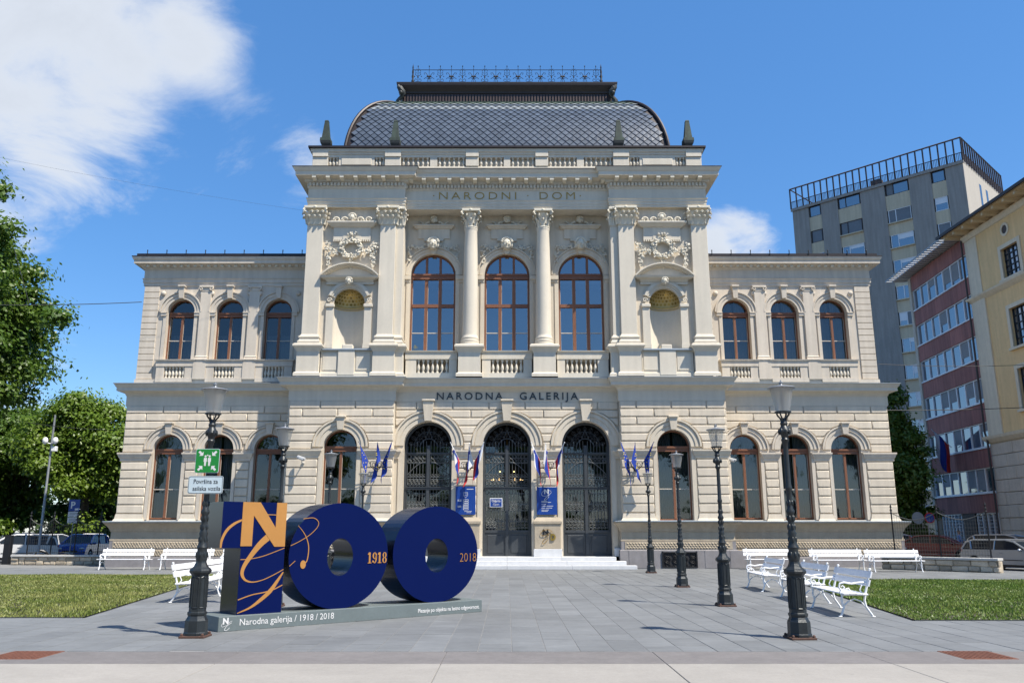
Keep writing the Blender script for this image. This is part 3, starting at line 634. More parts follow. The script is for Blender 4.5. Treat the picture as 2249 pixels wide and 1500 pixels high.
# --- upper storey of the middle block
YP=39.16; YSB=39.40; YR=40.42     # pilaster face, side bay wall, recessed wall
m=MB(); wall_arch(m,-5.25,5.25,8.9,17.7,YR,[(c,1.15,10.28,14.40) for c in (-3.77,0,3.77)],.32)
for s in (-1,1): m.face([(s*5.25,YSB,8.9),(s*5.25,YR,8.9),(s*5.25,YR,17.7),(s*5.25,YSB,17.7)])
m.build('wall','plaster',GAL)
def niche_bay(s):
    cx=s*7.79; hw=.76; zb,zs=10.35,12.60; y=YSB; m=MB(); n=18
    a,b=sorted((s*5.25,s*10.0)); wall_arch(m,a,b,8.9,17.7,y,[(cx,hw,zb,zs)],.001)
    x=s*10.0; m.box(min(x,x-.3*s),max(x,x-.3*s),y+.01,57,8.9,17.7)
    m.build('wall','plaster',GAL)
    m=MB(); pts=[(cx-hw*math.cos(PI*i/n),y+hw*.95*math.sin(PI*i/n)) for i in range(n+1)]
    for (p,q),(r,t) in zip(pts,pts[1:]): m.face([(p,q,zb),(r,t,zb),(r,t,zs),(p,q,zs)])
    m.face([(p,q,zb+.001) for p,q in pts]); nch=m.build('niche','plaster_light',GAL,smooth=True)
    m=MB(); rows=10
    def sp(i,j): a=PI*i/n; e=PI/2*j/rows; return (cx-hw*math.cos(a)*math.cos(e),y+hw*.95*math.sin(a)*math.cos(e),zs+hw*math.sin(e))
    for i in range(n):
        for j in range(rows): m.face([sp(i,j),sp(i+1,j),sp(i+1,j+1),sp(i,j+1)])
    m.build('half_dome','gold_ground',nch,smooth=True)
    m=MB(); 
    for j in range(6):                       # raised gilt lozenges inside the half dome
        for i in range(11):
            u=(i+.5*(j%2)+.5)/11.5*n; v=(j+.8)/6.6*rows; du,dv=.62,.62
            def q(a,b): p=sp(a,b); c=(cx,y,zs); return tuple(c[k]+(p[k]-c[k])*.965 for k in range(3))
            if u+du>n: continue
            m.tint=random.random(); m.face([q(u-du,v),q(u,v-dv),q(u+du,v),q(u,v+dv)])
    m.build('gilt_coffer','gold_leaf',nch,kind='stuff')
    m=MB(); m.tube([(p,q-.01,zs-.05) for p,q in pts],.05,6); m.tube([(p,q-.005,zs-.16) for p,q in pts],.03,6); m.build('niche_cornice','gold_ground',nch,smooth=True)
    # frame
    for e in (-1,1):
        m=MB()
        x0,x1=sorted((cx+e*hw,cx+e*(hw+.36))); m.box(x0,x1,y-.09,y+.01,zb,zs-.18); m.cbox(x0-.04,x1+.04,y-.16,y+.01,zs-.18,zs-.02,.02); m.box(x0-.02,x1+.02,y-.11,y+.01,zb,zb+.22)
        xc=cx+e*(hw+.22); m.tube([(xc+(.13-.010*t)*math.cos(t*.7),y-.11,zs+.17+(.13-.010*t)*math.sin(t*.7)) for t in range(12)],.03,6)
        m.build('niche_jamb','plaster_light',nch)
    m=MB()
    for r0,r1,d in ((hw,hw+.10,.08),(hw+.10,hw+.18,.13),(hw+.18,hw+.30,.17),(hw+.30,hw+.36,.11)): m.ring(cx,zs+.06,r0,r1,y-d,y+.01,R(20),R(160),24)
    m.build('niche_archivolt','plaster_light',nch,smooth=True)
    m=MB(); m.cbox(cx-.26,cx+.26,y-.06,y+.5,zb-.1,zb+.20,.03); m.build('niche_plinth','plaster_light',nch)
    # segmental pediment
    m=MB(); z=13.90
    m.box(cx-1.18,cx+1.18,y-.12,y+.01,zs+.98,z-.2)
    pr=[(.0,z-.22),(.10,z-.20),(.14,z-.12),(.20,z-.08),(.34,z-.05),(.38,z),(.40,z+.05),(0,z+.07)]
    m.sweep([(cx-1.05,y+.01),(cx-1.05,y-.05),(cx+1.05,y-.05),(cx+1.05,y+.01)],pr)
    Rr=1.55; h=.62; half=1.42; Rr=(half*half+h*h)/(2*h); a=math.asin(half/Rr); zc=z+.05+h-Rr
    for r0,r1,d in ((Rr-.10,Rr-.05,.26),(Rr-.05,Rr,.36),(Rr,Rr+.06,.44)): m.ring(cx,zc,r0,r1,y-d,y+.01,PI/2-a,PI/2+a,24)
    poly=[(cx+math.sin(-a+2*a*i/20)*(Rr-.09),zc+math.cos(-a+2*a*i/20)*(Rr-.09)) for i in range(21)]; m.prism(poly,y-.10,y+.01)
    m.build('pediment','plaster_light',GAL,smooth=False)
    carved_head((cx,y-.34,z-.22),.17,'head_keystone')
    # tablet above
    m=MB(); zt=16.75; m.box(cx-.93,cx+.93,y-.10,y+.01,15.92,zt-.15)
    m.sweep([(cx-.95,y+.01),(cx-.95,y-.08),(cx+.95,y-.08),(cx+.95,y+.01)],[(0,zt-.2),(.10,zt-.16),(.20,zt-.06),(.26,zt-.02),(.28,zt+.02),(.28,zt+.08),(0,zt+.09)])
    for i in range(18): 
        x=cx-.9+i*1.8/17
        if abs(x-cx)>.42: m.box(x-.03,x+.03,y-.13,y-.09,15.82,15.92)
    m.box(cx-.45,cx+.45,y-.13,y+.01,15.85,16.1); m.build('tablet','plaster_light',GAL)
    carved_head((cx,y-.20,zt+.30),.20,'carved_head')
    m=MB()
    for e in (-1,1):
        for k in range(2):
            c0=(cx+e*(.38+.42*k),zt+.22); m.tube([(c0[0]+e*(.17-.011*t)*math.cos(t*.75),y-.12,c0[1]+(.15-.010*t)*math.sin(t*.75)) for t in range(13)],[.055-.003*t for t in range(13)],6)
            m.ball((c0[0]+e*.2,y-.1,zt+.15),(.12,.06,.07),6,4)
    m.build('scroll_crest','stucco_relief',GAL,smooth=True)
    wreath(cx,y,15.45)
def carved_head(c,r,name='carved_head',parent=None):
    m=MB(); x,y,z=c
    m.ball((x,y,z),(r*.78,r*.8,r),12,9); m.ball((x,y-r*.8,z-r*.08),(r*.13,r*.22,r*.24),6,5)
    for e in (-1,1):
        m.ball((x+e*r*.32,y-r*.66,z+r*.16),(r*.17,r*.12,r*.09),6,4); m.ball((x+e*r*.34,y-r*.58,z-r*.2),(r*.22,r*.2,r*.2),6,4); m.ball((x+e*r*.75,y-r*.05,z-r*.1),(r*.28,r*.3,r*.6),6,5)
    m.ball((x,y-r*.7,z-r*.44),(r*.2,r*.12,r*.07),6,4); m.ball((x,y-r*.55,z-r*.75),(r*.25,r*.25,r*.2),6,4)
    for k in range(9):
        a=PI*(k+.5)/9; m.ball((x+r*.85*math.cos(a),y-r*.35,z+r*.25+r*.75*math.sin(a)),r*.27,6,4)
    return m.build(name,'stucco_relief',parent or GAL,smooth=True)
rnd=random.Random(5)
def lumps(m,p,spread,r,n):
    for i in range(n):
        q=(p[0]+rnd.uniform(-1,1)*spread,p[1]-rnd.random()*spread*.6,p[2]+rnd.uniform(-1,1)*spread); k=r*rnd.uniform(.6,1.25)
        if rnd.random()<.4:
            m.ball(q,(k,k*.9,k),6,4)
        else:                                    # leaf: bent lozenge
            a=rnd.uniform(0,2*PI); d=Vector((math.cos(a),-.5,math.sin(a)))*k*2; t=Vector((-math.sin(a),0,math.cos(a)))*k*.8; q=Vector(q)
            m.face([q,q+d*.5+t+Vector((0,-k*.3,0)),q+d,q+d*.5-t+Vector((0,-k*.3,0))]); m.face([q+d*.5-t,q+d,q+d*.5+t,q+d*.4+Vector((0,k*.6,0))])
def wreath(cx,y,zc):
    m=MB(); r=.46
    m.tube([(cx+r*math.cos(t*PI/12),y-.10,zc+r*.92*math.sin(t*PI/12)) for t in range(24)],.12,6,True)
    for t in range(34):
        a=2*PI*t/34; lumps(m,(cx+r*math.cos(a),y-.18,zc+r*.92*math.sin(a)),.11,.062,4)
    lumps(m,(cx,y-.14,zc+.62),.22,.06,14)
    for k in range(6): lumps(m,(cx,y-.12,zc-.62-k*.08),.09*(1-k/7),.055,4)
    m.build('wreath','stucco_relief',GAL,smooth=True)
    for e in (-1,1):
        m=MB()
        for t in range(10):                       # festoon
            u=t/9; lumps(m,(cx+e*(.52+.62*u),y-.12,zc-.02-.26*math.sin(u*PI)+.14*u),.12,.06,5)
        lumps(m,(cx+e*1.2,y-.12,zc+.16),.15,.065,9)
        for k in range(10): lumps(m,(cx+e*(1.12+.0*k),y-.12,zc-.18-k*.085),.12*(1-k/13),.062,4)
        m.build('festoon','stucco_relief',GAL,smooth=True)
for s in (-1,1): niche_bay(s)
# capitals
def capital(w,d,h,square):
    """corinthian capital, base centre at origin, facing -y"""
    m=MB(); r=w/2
    if square: m.idx(*box_taper(r*.93,d*.93,r*1.12,d*1.2,h*.86))
    else: m.lathe([(r*.86,0),(r*.84,h*.3),(r*.9,h*.6),(r*1.1,h*.84)],16)
    ab=r*1.42; db=ab if not square else d+.22
    m.cbox(-ab,ab,-db,db if not square else .02,h*.86,h,.02)
    m.tube(circ(r*1.0,d*1.0,h*.015,square),.035,6,True)
    pos=[]
    if square:
        nf=3
        for k in range(nf): pos.append(((-1+2*(k+.5)/nf)*r,-d,0,-1))
        for e in (-1,1): pos.append((e*r,-d*.45,e,0)); pos.append((e*r*.97,-d*.97,e*.7,-.7))
    else:
        for k in range(8): a=2*PI*k/8; pos.append((r*.88*math.cos(a),r*.88*math.sin(a),math.cos(a),math.sin(a)))
    for row,(z0,hh,pr) in enumerate(((0.02,.42,.16),(.22,.46,.20))):
        for i,(x,y,nx,ny) in enumerate(pos):
            if row==1 and not square: a=2*PI*(i+.5)/8; x,y,nx,ny=r*.88*math.cos(a),r*.88*math.sin(a),math.cos(a),math.sin(a)
            if row==1 and square and ny==-1: x+=r/3
            if x>r*1.05: continue
            t=Vector((-ny,nx,0)); nn=Vector((nx,ny,0)); p=Vector((x,y,0)); wl=r*(.34 if square else .27)
            prof=[(0.02,z0*h),(.05,(z0+hh*.5)*h),(pr*1.1*r*1.3+.05,(z0+hh*.90)*h),(pr*1.9*r*1.3+.07,(z0+hh)*h),(pr*2.1*r*1.3+.07,(z0+hh*.80)*h)]
            ws=[1,1.1,.95,.6,.3]
            v=[]
            for (o,z),k in zip(prof,ws):
                for e in (-1,0,1): q=p+nn*(o+(.03 if e==0 else 0))+t*(e*wl*k); v.append((q.x,q.y,z))
            m.idx(v,[(3*a+b,3*a+b+1,3*a+b+4,3*a+b+3) for a in range(4) for b in range(2)])
            q=p+nn*(prof[3][0]); m.ball((q.x,q.y,prof[3][1]-.02),(wl*.5,wl*.5,.045),6,4)
    for ex in (-1,1):
        for ey in ((-1,) if square else (-1,1)):
            c=Vector((ex*ab*.90,ey*db*.90,h*.74)); dv=Vector((ex,ey,0)).normalized()
            m.tube([(c.x+dv.x*(.115-.009*t)*math.cos(t*.8)*.9,c.y+dv.y*(.115-.009*t)*math.cos(t*.8)*.9,c.z+(.115-.009*t)*math.sin(t*.8)) for t in range(11)],.034,6)
    m.ball((0,-db*.98,h*.92),(.085,.05,.085),8,5)
    return m
def box_taper(a,b,c,d,h): 
    v=[(-a,-b,0),(a,-b,0),(a,.02,0),(-a,.02,0),(-c,-d,h),(c,-d,h),(c,.02,h),(-c,.02,h)]
    return v,[(0,1,5,4),(1,2,6,5),(3,0,4,7),(4,5,6,7)]
def circ(r,d,z,square):
    if square: return [(-r,.0,z),(-r,-d,z),(r,-d,z),(r,.0,z)]
    return [(r*math.cos(2*PI*k/16),r*math.sin(2*PI*k/16),z) for k in range(16)]
capc=capital(.66,.33,.95,False).build('capital','stucco_relief',GAL,smooth=True); capc.location=(-1.83,39.78,16.66)
c2=capc.copy(); COL.objects.link(c2); c2.location=(1.83,39.78,16.66)
caps=None
def pilaster(x0,x1,y,dep,zb=11.02,zt=16.66):
    m=MB(); m.cbox(x0,x1,y,y+dep,zb,zt,.012); p=m.build('pilaster','plaster_light',GAL)
    m=MB(); base_prof=[(0.13,10.55),(.14,10.60),(.14,10.66),(.08,10.70),(.06,10.78),(.10,10.84),(.10,10.90),(.02,10.96),(0,11.03)]
    m.sweep([(x0,y+dep),(x0,y),(x1,y),(x1,y+dep)],base_prof); m.build('pilaster_base','plaster_light',p)
    cap=capital(x1-x0,.16,.95,True).build('capital','stucco_relief',p,smooth=True); cap.location=((x0+x1)/2,y+.14,16.66)
def pedestal(x0,x1,y,dep,name='pedestal'):
    m=MB(); m.box(x0,x1,y,y+dep,9.1,10.3)
    pt=[(x0,y+dep),(x0,y),(x1,y),(x1,y+dep)]
    m.sweep(pt,[(.10,8.92),(.10,9.06),(.06,9.10),(0,9.14)]); m.sweep(pt,[(0,10.12),(.03,10.18),(.10,10.30),(.16,10.36),(.18,10.38),(.18,10.46),(.1,10.52),(-.3,10.56)])
    m.build(name,'plaster_light',GAL)
for s in (-1,1):
    for x0,x1 in ((9.23,10.03),(5.58,6.36)):
        a,b=sorted((s*x0,s*x1)); pilaster(a,b,YP,.3); pedestal(a-.14,b+.14,YP-.12,.5)
    a,b=sorted((s*5.20,s*5.58)); pilaster(a,b,YP+.18,.9); a,b=sorted((s*5.06,s*5.72)); pedestal(a,b,YP+.08,.8)
    m=MB(); m.lathe([(.50,10.55),(.50,10.66),(.44,10.68),(.46,10.74),(.46,10.80),(.40,10.84),(.43,10.90),(.42,10.96),(.385,11.0),(.378,11.1),(.376,12.6),(.362,14.2),(.335,15.6),(.312,16.5),(.318,16.54),(.34,16.6),(.34,16.64),(.31,16.68)],28,(s*1.83,39.78,0)); m.build('column','plaster_light',GAL,smooth=True)
    pedestal(s*1.83-.54,s*1.83+.54,39.22,1.0)
# parapets with balusters under the windows
balm=MB(); balm.lathe([(.07,0),(.07,.05),(.035,.07),(.045,.11),(.075,.18),(.07,.25),(.035,.36),(.03,.42),(.05,.44),(.05,.47),(.07,.49),(.07,.54)],10)
_b=balm.build('baluster','plaster_light',None,smooth=True); BAL=_b.data; bpy.data.objects.remove(_b)
def parapet(x0,x1,b0,b1,y,z0,zb,zt,ztop,n,mt='plaster_light',thick=.22,back=True,name='parapet'):
    m=MB(); m.box(x0,b0,y,y+thick,zb,zt); m.box(b1,x1,y,y+thick,zb,zt); m.box(x0,x1,y-.03,y+thick,z0,zb)
    m.sweep([(x0-.0,y+thick),(x0-.0,y),(x1+.0,y),(x1+.0,y+thick)],[(0,zt),(.03,zt+.02),(.03,ztop-.08),(.09,ztop-.05),(.10,ztop),(-thick,ztop+.01)])
    m.box(b0,b1,y+.0,y+thick,zt,zt+.03)
    if back: m.face([(b0,y+thick-.01,zb),(b1,y+thick-.01,zb),(b1,y+thick-.01,zt),(b0,y+thick-.01,zt)])
    p=m.build(name,mt,GAL)
    for i in range(n):
        o=link('baluster',BAL,p); o.location=(b0+(b1-b0)*(i+.5)/n,y+.09,zb); o.scale=(1,1,(zt-zb)/.54)
for c,(x0,x1) in ((-3.64,(-5.0,-2.42)),(0,(-1.26,1.26)),(3.64,(2.42,5.0))):
    parapet(x0+.04,x1-.04,c-.80 if c==0 else c-.80+.0,c+.80,39.62,8.95,9.18,9.85,10.28,7,thick=.78)
for s in (-1,1):   # niche bay parapets
    a,b=sorted((s*6.56,s*9.04)); m=MB(); m.box(a,b,39.28,39.42,8.95,10.22); cx=s*7.79; m.cbox(cx-.40,cx+.40,39.18,39.42,9.0,10.22,.012)
    m.sweep([(a,39.28),(b,39.28)],[(.08,8.9),(.08,9.1),(0,9.14)]); m.build('parapet_panel','plaster_light',GAL)
    m=MB(); m.cbox(a,b,39.14,39.42,10.222,10.30,.012); m.build('parapet_cap','zinc',GAL)
    for sgn in (-1,1):
        m=MB(); x0,x1=sorted((cx+sgn*.46,cx+sgn*1.16)); m.cbox(x0,x1,39.255,39.285,9.25,10.1,.01); m.build('panel','plaster_light',GAL)
# window surrounds of the middle storey
for c in (-3.77,0,3.77):
    jamb(c,1.15,.20,10.28,14.2,YR); archivolt(c,14.40,1.15,1.52,YR)
    for e in (-1,1):
        x0,x1=sorted((c+e*1.15,c+e*1.62)); 
        if abs(x1)>5.2 or abs(x0)>5.2: x0,x1=max(x0,-5.2),min(x1,5.2)
        m=MB(); m.box(x0,x1,YR-.07,YR+.01,14.02,14.16); m.box(x0,x1,YR-.13,YR+.01,14.16,14.36); m.build('impost','plaster',GAL)
    # tablet with cornice, head, festoons
    m=MB(); y=YR; m.box(c-.82,c+.82,y-.08,y+.01,16.35,16.95); m.sweep([(c-.86,y+.01),(c-.86,y-.06),(c+.86,y-.06),(c+.86,y+.01)],[(0,16.85),(.08,16.88),(.16,16.98),(.2,17.0),(.2,17.08),(0,17.09)])
    m.box(c-.5,c+.5,y-.10,y+.01,16.22,16.36); m.build('tablet','plaster',GAL)
    carved_head((c,y-.16,17.34),.18); m=MB()
    for e in (-1,1): m.tube([(c+e*(.22+.55*t),y-.08,17.22-.05*math.sin(t*PI)+.06*math.sin(t*9)) for t in [k/10 for k in range(11)]],[.07-.004*k for k in range(11)],6)
    m.build('scroll_crest','stucco_relief',GAL,smooth=True)
    carved_head((c,y-.30,15.98),.30,'head_keystone'); keystone(c,15.50,15.80,.10,.16,YR,d=.16)
    for e in (-1,1):
        m=MB()
        for t in range(8): u=t/7; lumps(m,(c+e*(.42+.72*u),y-.08,15.95-.16*math.sin(u*PI)),.10,.05,5)
        for k in range(8): lumps(m,(c+e*1.22,y-.08,15.85-k*.1),.11*(1-k/11),.055,4)
        m.build('festoon','stucco_relief',GAL,smooth=True)
# --- main entablature
EP=[(-10.05,57),(-10.05,YP),(-5.18,YP),(-5.18,39.46),(5.18,39.46),(5.18,YP),(10.05,YP),(10.05,57)]
m=MB(); m.sweep(EP,[(-1.2,17.61),(0,17.61),(0,17.72),(.03,17.73),(.03,17.86),(.06,17.87),(.06,18.0),(.10,18.04),(.10,18.08),(.02,18.10),(.02,18.58),(.05,18.60),(.08,18.66)]); m.build('architrave','plaster_light',GAL)
m=MB(); m.sweep(EP,[(.08,18.66),(.08,18.88),(.20,18.90),(.20,19.06),(.24,19.08),(.58,19.10),(.58,19.30),(.62,19.33),(.68,19.44),(.70,19.46),(.70,19.52)]); m.build('main_cornice','plaster_light',GAL)
m=MB(); m.sweep(EP,[(.73,19.505),(.73,19.53),(-.3,19.60)]); m.build('cornice_flashing','roof_dark',GAL)
def runs(path,fn,pitch,skipback=True):
    for (x0,y0),(x1,y1) in zip(path,path[1:]):
        if abs(y1-y0)>.01 or abs(x1-x0)<.5: continue
        n=max(1,int((x1-x0)/pitch))
        for i in range(n): fn(x0+(x1-x0)*(i+.5)/n,y0)
dm=MB(); runs(EP,lambda x,y: dm.box(x-.055,x+.055,y-.19,y-.07,18.70,18.87),.175); dm.build('dentil_course','plaster_light',GAL,kind='stuff')
mo=MB(); mo.box(-.10,.10,-.34,0,-.12,0); mo.idx(*[[(-.1,-.34,-.12),(.1,-.34,-.12),(.1,-.1,-.19),(-.1,-.1,-.19),(.1,0,-.19),(-.1,0,-.19),(.1,0,-.12),(-.1,0,-.12)],[(0,1,2,3),(3,2,4,5),(1,6,4,2),(0,3,5,7)]]); 
_b=mo.build('modillion','stucco_relief'); MOD=_b.data; bpy.data.objects.remove(_b)
def mod(x,y): o=link('modillion',MOD,GAL); o.location=(x,y-.22,19.095)
runs(EP,mod,.62)
for o in [o for o in COL.objects if o.name.startswith(('modillion',))]: o.location.z=19.098
# --- attic
def abox(x0,x1,y0,y1,z0,z1,name,mt='plaster_light',c=.01): m=MB(); m.cbox(x0,x1,y0,y1,z0,z1,c); return m.build(name,mt,GAL)
AY=39.38; A0,A1,A2,A3=19.55,19.92,20.42,20.86
m=MB(); m.sweep([(-10.0,57),(-10.0,AY),(10.0,AY),(10.0,57)],[(.05,A0),(.05,A1-.08),(0,A1-.05),(0,A1),(-.3,A1)]); m.build('attic_base','plaster_light',GAL)
m=MB(); m.sweep([(-10.0,57),(-10.0,AY),(10.0,AY),(10.0,57)],[(-.3,A2),(0,A2),(0,A2+.14),(.04,A2+.16),(.04,A2+.24),(.10,A2+.28),(.12,A3)]); m.build('attic_cap','plaster_light',GAL)
m=MB(); m.box(-9.9,9.9,AY+.22,AY+.4,A0,A3); m.box(-9.9,-9.6,AY+.3,57,A0,A3); m.box(9.6,9.9,AY+.3,57,A0,A3); m.build('attic_wall','plaster_light',GAL)
m=MB(); m.sweep([(-10.0,57),(-10.0,AY),(10.0,AY),(10.0,57)],[(.10,A3),(.22,A3+.02),(.22,A3+.12),(-.4,A3+.16),(-2.5,A3+.2)]); m.build('gutter','roof_dark',GAL)
piers=[(-10.0,-9.2),(-8.67,-6.82),(-6.28,-5.46),(-3.96,-3.59),(-2.12,-1.46),(-.17,.17)]; piers+= [(-b,-a) for a,b in piers if a<-1]
bals=[(-9.2,-8.67,3),(-6.82,-6.28,3),(-5.46,-3.96,6),(-3.59,-2.12,6),(-1.46,-.17,5)]; bals+=[(-b,-a,n) for a,b,n in bals]
for a,b in piers:
    big=b-a>.6 and b-a<1
    p=abox(a,b,AY-(.06 if big else -.005),AY+.22,A1,A2+.001,'attic_pier')
    if big: abox(a,b,AY-.12,AY,A2+.002,A3-.004,'attic_pier_cap')
    if b-a>1.5:
        m=MB(); m.cbox(a+.15,b-.15,AY-.03,AY+.01,A1+.08,A2-.06,.02); m.build('panel','plaster_light',p)
for a,b,n in bals:
    for i in range(n): o=link('baluster',BAL,GAL); o.location=(a+(b-a)*(i+.5)/n,AY+.09,A1); o.scale=(.95,.95,(A2-A1)/.54)
# obelisks
ob=MB(); 
def frustum(m,a,b,z0,z1): m.lathe([(a*1.414,z0),(b*1.414,z1)],4,phase=PI/4)
ob.mi=0; frustum(ob,.25,.25,0,.14); frustum(ob,.16,.24,.14,.30); frustum(ob,.24,.27,.30,.44); ob.mi=1; frustum(ob,.27,.26,.44,.60); frustum(ob,.20,.10,.60,1.58); frustum(ob,.11,.085,1.58,1.66)
for x in (-9.43,-5.82,5.82,9.43):
    m=MB(); m.v,m.f,m.m,m.t=list(ob.v),list(ob.f),list(ob.m),list(ob.t); o=m.build('obelisk',['bronze_dark','verdigris'],GAL); o.location=(x,AY+.28,A3+.10)
# --- mansard roof
DX,DY0,DY1,DZ=8.65,40.75,54.0,20.95; INS,DH=2.6,4.55
def prof(t): return INS*(1-math.cos(t*PI/2)),DH*math.sin(t*PI/2)
m=MB(); K=14
for k in range(K):
    i0,h0=prof(k/K); i1,h1=prof((k+1)/K)
    def rect(i,h): return [(-DX+i,DY0+i,DZ+h),(DX-i,DY0+i,DZ+h),(DX-i,DY1-i,DZ+h),(-DX+i,DY1-i,DZ+h)]
    a,b=rect(i0,h0),rect(i1,h1)
    for q in range(4): m.face([a[q],a[(q+1)%4],b[(q+1)%4],b[q]])
m.face(rect(*prof(1))); roof=m.build('mansard_roof','roof_dark',GAL)
TW=.42; slates=[]
arc=[0]; 
for k in range(1,201): a,b=prof((k-1)/200),prof(k/200); arc.append(arc[-1]+math.hypot(b[0]-a[0],b[1]-a[1]))
def tat(s): 
    s=min(max(s,0),arc[-1]); k=min(range(201),key=lambda i:abs(arc[i]-s)); return k/200
rows=int(arc[-1]/.20)
for r in range(rows):
    s0=.02+r*.20; t0,t1,t2=tat(s0),tat(s0+.20),tat(s0+.40)
    P=[prof(t) for t in (t0,t1,t2)]
    for side in range(3):
        ln=(DX if side==0 else (DY1-DY0)/2)
        n=int(2*ln/TW)+2
        for i in range(-n//2,n//2+1):
            xc=(i+.5*(r%2))*TW
            if abs(xc)+TW*.5>ln-P[1][0]-.02: continue
            slates.append((r,side,xc,P))
slates.sort(key=lambda q:(q[1]!=0,q[0],abs(q[2])))
def slate_quad(m,xc,P,side):
    g=.012; lift=.03
    pts=[(xc,P[0]),(xc+TW/2-g,P[1]),(xc,P[2]),(xc-TW/2+g,P[1])]; v=[]
    for j,(x,(i,h)) in enumerate(pts):
        up=(.075,.045,.022,.045)[j]
        if side==0: v.append((x,DY0+i-up,DZ+h+up*.35+(.02 if j==0 else 0)))
        elif side==1: v.append((-DX+i-up,(DY0+DY1)/2-x,DZ+h+up*.35))
        else: v.append((DX-i+up,(DY0+DY1)/2+x,DZ+h+up*.35))
    m.face(v); b=[(p[0],p[1]+.02 if side==0 else p[1],p[2]-.02) for p in v]
    m.face([v[0],v[3],b[3],b[0]]); m.face([v[1],v[0],b[0],b[1]])
rest=MB(); rs=random.Random(3)
def smat(r): u=r/rows; return 0 if u<.60 else (2 if u<.645 or .69<u<.73 else (0 if u<.69 else 1))
for k,(r,side,xc,P) in enumerate(slates):
    t=rs.gauss(.5,.20); mi=smat(r)
    if k<300: m=MB(); m.tint=t; slate_quad(m,xc,P,side); m.build('slate',('slate','slate_green','slate_pale')[mi],roof)
    else: rest.tint=t; rest.mi=mi; slate_quad(rest,xc,P,side)
rest.build('slate_field',['slate','slate_green','slate_pale'],roof,kind='stuff')
for sx in (-1,1):
    m=MB(); m.tube([(sx*(DX-prof(t/16)[0]+.03),DY0+prof(t/16)[0]-.03,DZ+prof(t/16)[1]+.03) for t in range(17)],.10,8); m.build('hip_rib','roof_dark',roof,smooth=True)
m=MB(); m.sweep([(-6.05,49),(-6.05,43.42),(6.05,43.42),(6.05,49)],[(.20,25.40),(.16,25.52),(.04,25.56),(0,25.60),(0,26.28),(.06,26.32),(.08,26.42),(.22,26.60),(.30,26.72),(.32,26.84),(.32,26.90),(-2,26.95)]); lant=m.build('roof_lantern','roof_dark',GAL)
m=MB()
for i in range(70): x=-5.9+i*11.8/69; m.box(x-.045,x+.045,43.35,43.42,25.66,26.24)
m.build('ribbing','copper_brown',lant,kind='stuff')
for sx in (-1,1):
    m=MB(); m.tube([(sx*(6.1+.16*math.sin(t*.9)),43.28-.03*t,25.5+t*.13) for t in range(10)],[.16,.17,.14,.11,.10,.12,.15,.16,.12,.06],8); m.ball((sx*6.12,43.1,26.45),(.17,.2,.2),8,6); m.ball((sx*6.08,42.98,26.15),(.12,.15,.13),8,6); m.build('corner_figure','bronze_dark',lant,smooth=True)
# cresting
m=MB(); y=43.6; z=26.94; H=1.02; xa,xb=-5.5,5.5; n=17; p=(xb-xa-.6)/(n-1)
m.tube([(xa,y,z+.14),(xb,y,z+.14)],.02,4); m.tube([(xa,y,z+H),(xb,y,z+H)],.022,4); rail=m.build('roof_cresting','black_metal',lant)
for e in (xa,xb):
    q=MB(); q.lathe([(.13,0),(.11,.1),(.05,.14),(.09,.3),(.045,.42),(.075,.6),(.04,.75),(.06,.86),(.03,1.1),(.045,1.16),(.0,1.42)],10,(e,y,z)); q.build('cresting_post','black_metal',rail,smooth=True)
q=MB(); q.tube([(0,0,0),(0,0,H+.2)],.014,4); q.ball((0,0,H+.24),(.035,.03,.05),6,4); q.ball((0,0,H*.55),(.045,.02,.07),6,4)
for s in (-1,1):
    q.tube([(s*.02,0,.3),(s*.14,0,.24),(s*.2,0,.36),(s*.12,0,.46),(s*.06,0,.38)],.016,4); q.tube([(s*.02,0,.62),(s*.16,0,.72),(s*.14,0,.86),(s*.05,0,.8)],.016,4); q.ball((s*.2,0,.6),(.035,.02,.035),6,4)
    q.ball((s*.14,0,.95),(.03,.02,.03),6,4); q.tube([(s*.02,0,.98),(s*.1,0,1.1)],.01,4)
_b=q.build('cresting_scroll','black_metal'); CA=_b.data; bpy.data.objects.remove(_b)
q=MB(); q.tube([(0,0,0),(0,0,H+.2)],.012,4); q.ball((0,0,H+.24),(.035,.03,.05),6,4)
for s in (-1,1):
    q.ball((s*.07,0,.60),(.085,.03,.06),8,5); q.tube([(s*.03,0,.45),(s*.2,0,.52),(s*.3,0,.44)],.018,4); q.tube([(s*.03,0,.16),(s*.1,0,.22),(s*.1,0,.34),(0,0,.5)],.014,4)
    q.tube([(s*.08,0,.66),(s*.2,0,.84),(s*.3,0,.82),(s*.26,0,.72)],.016,4)
q.ball((0,0,.53),(.05,.03,.07),6,4)
_b=q.build('cresting_flower','black_metal'); CB=_b.data; bpy.data.objects.remove(_b)
for i in range(n): o=link('cresting_flower' if i%2 else 'cresting_scroll',CB if i%2 else CA,rail); o.location=(xa+.3+p*i,y,z)

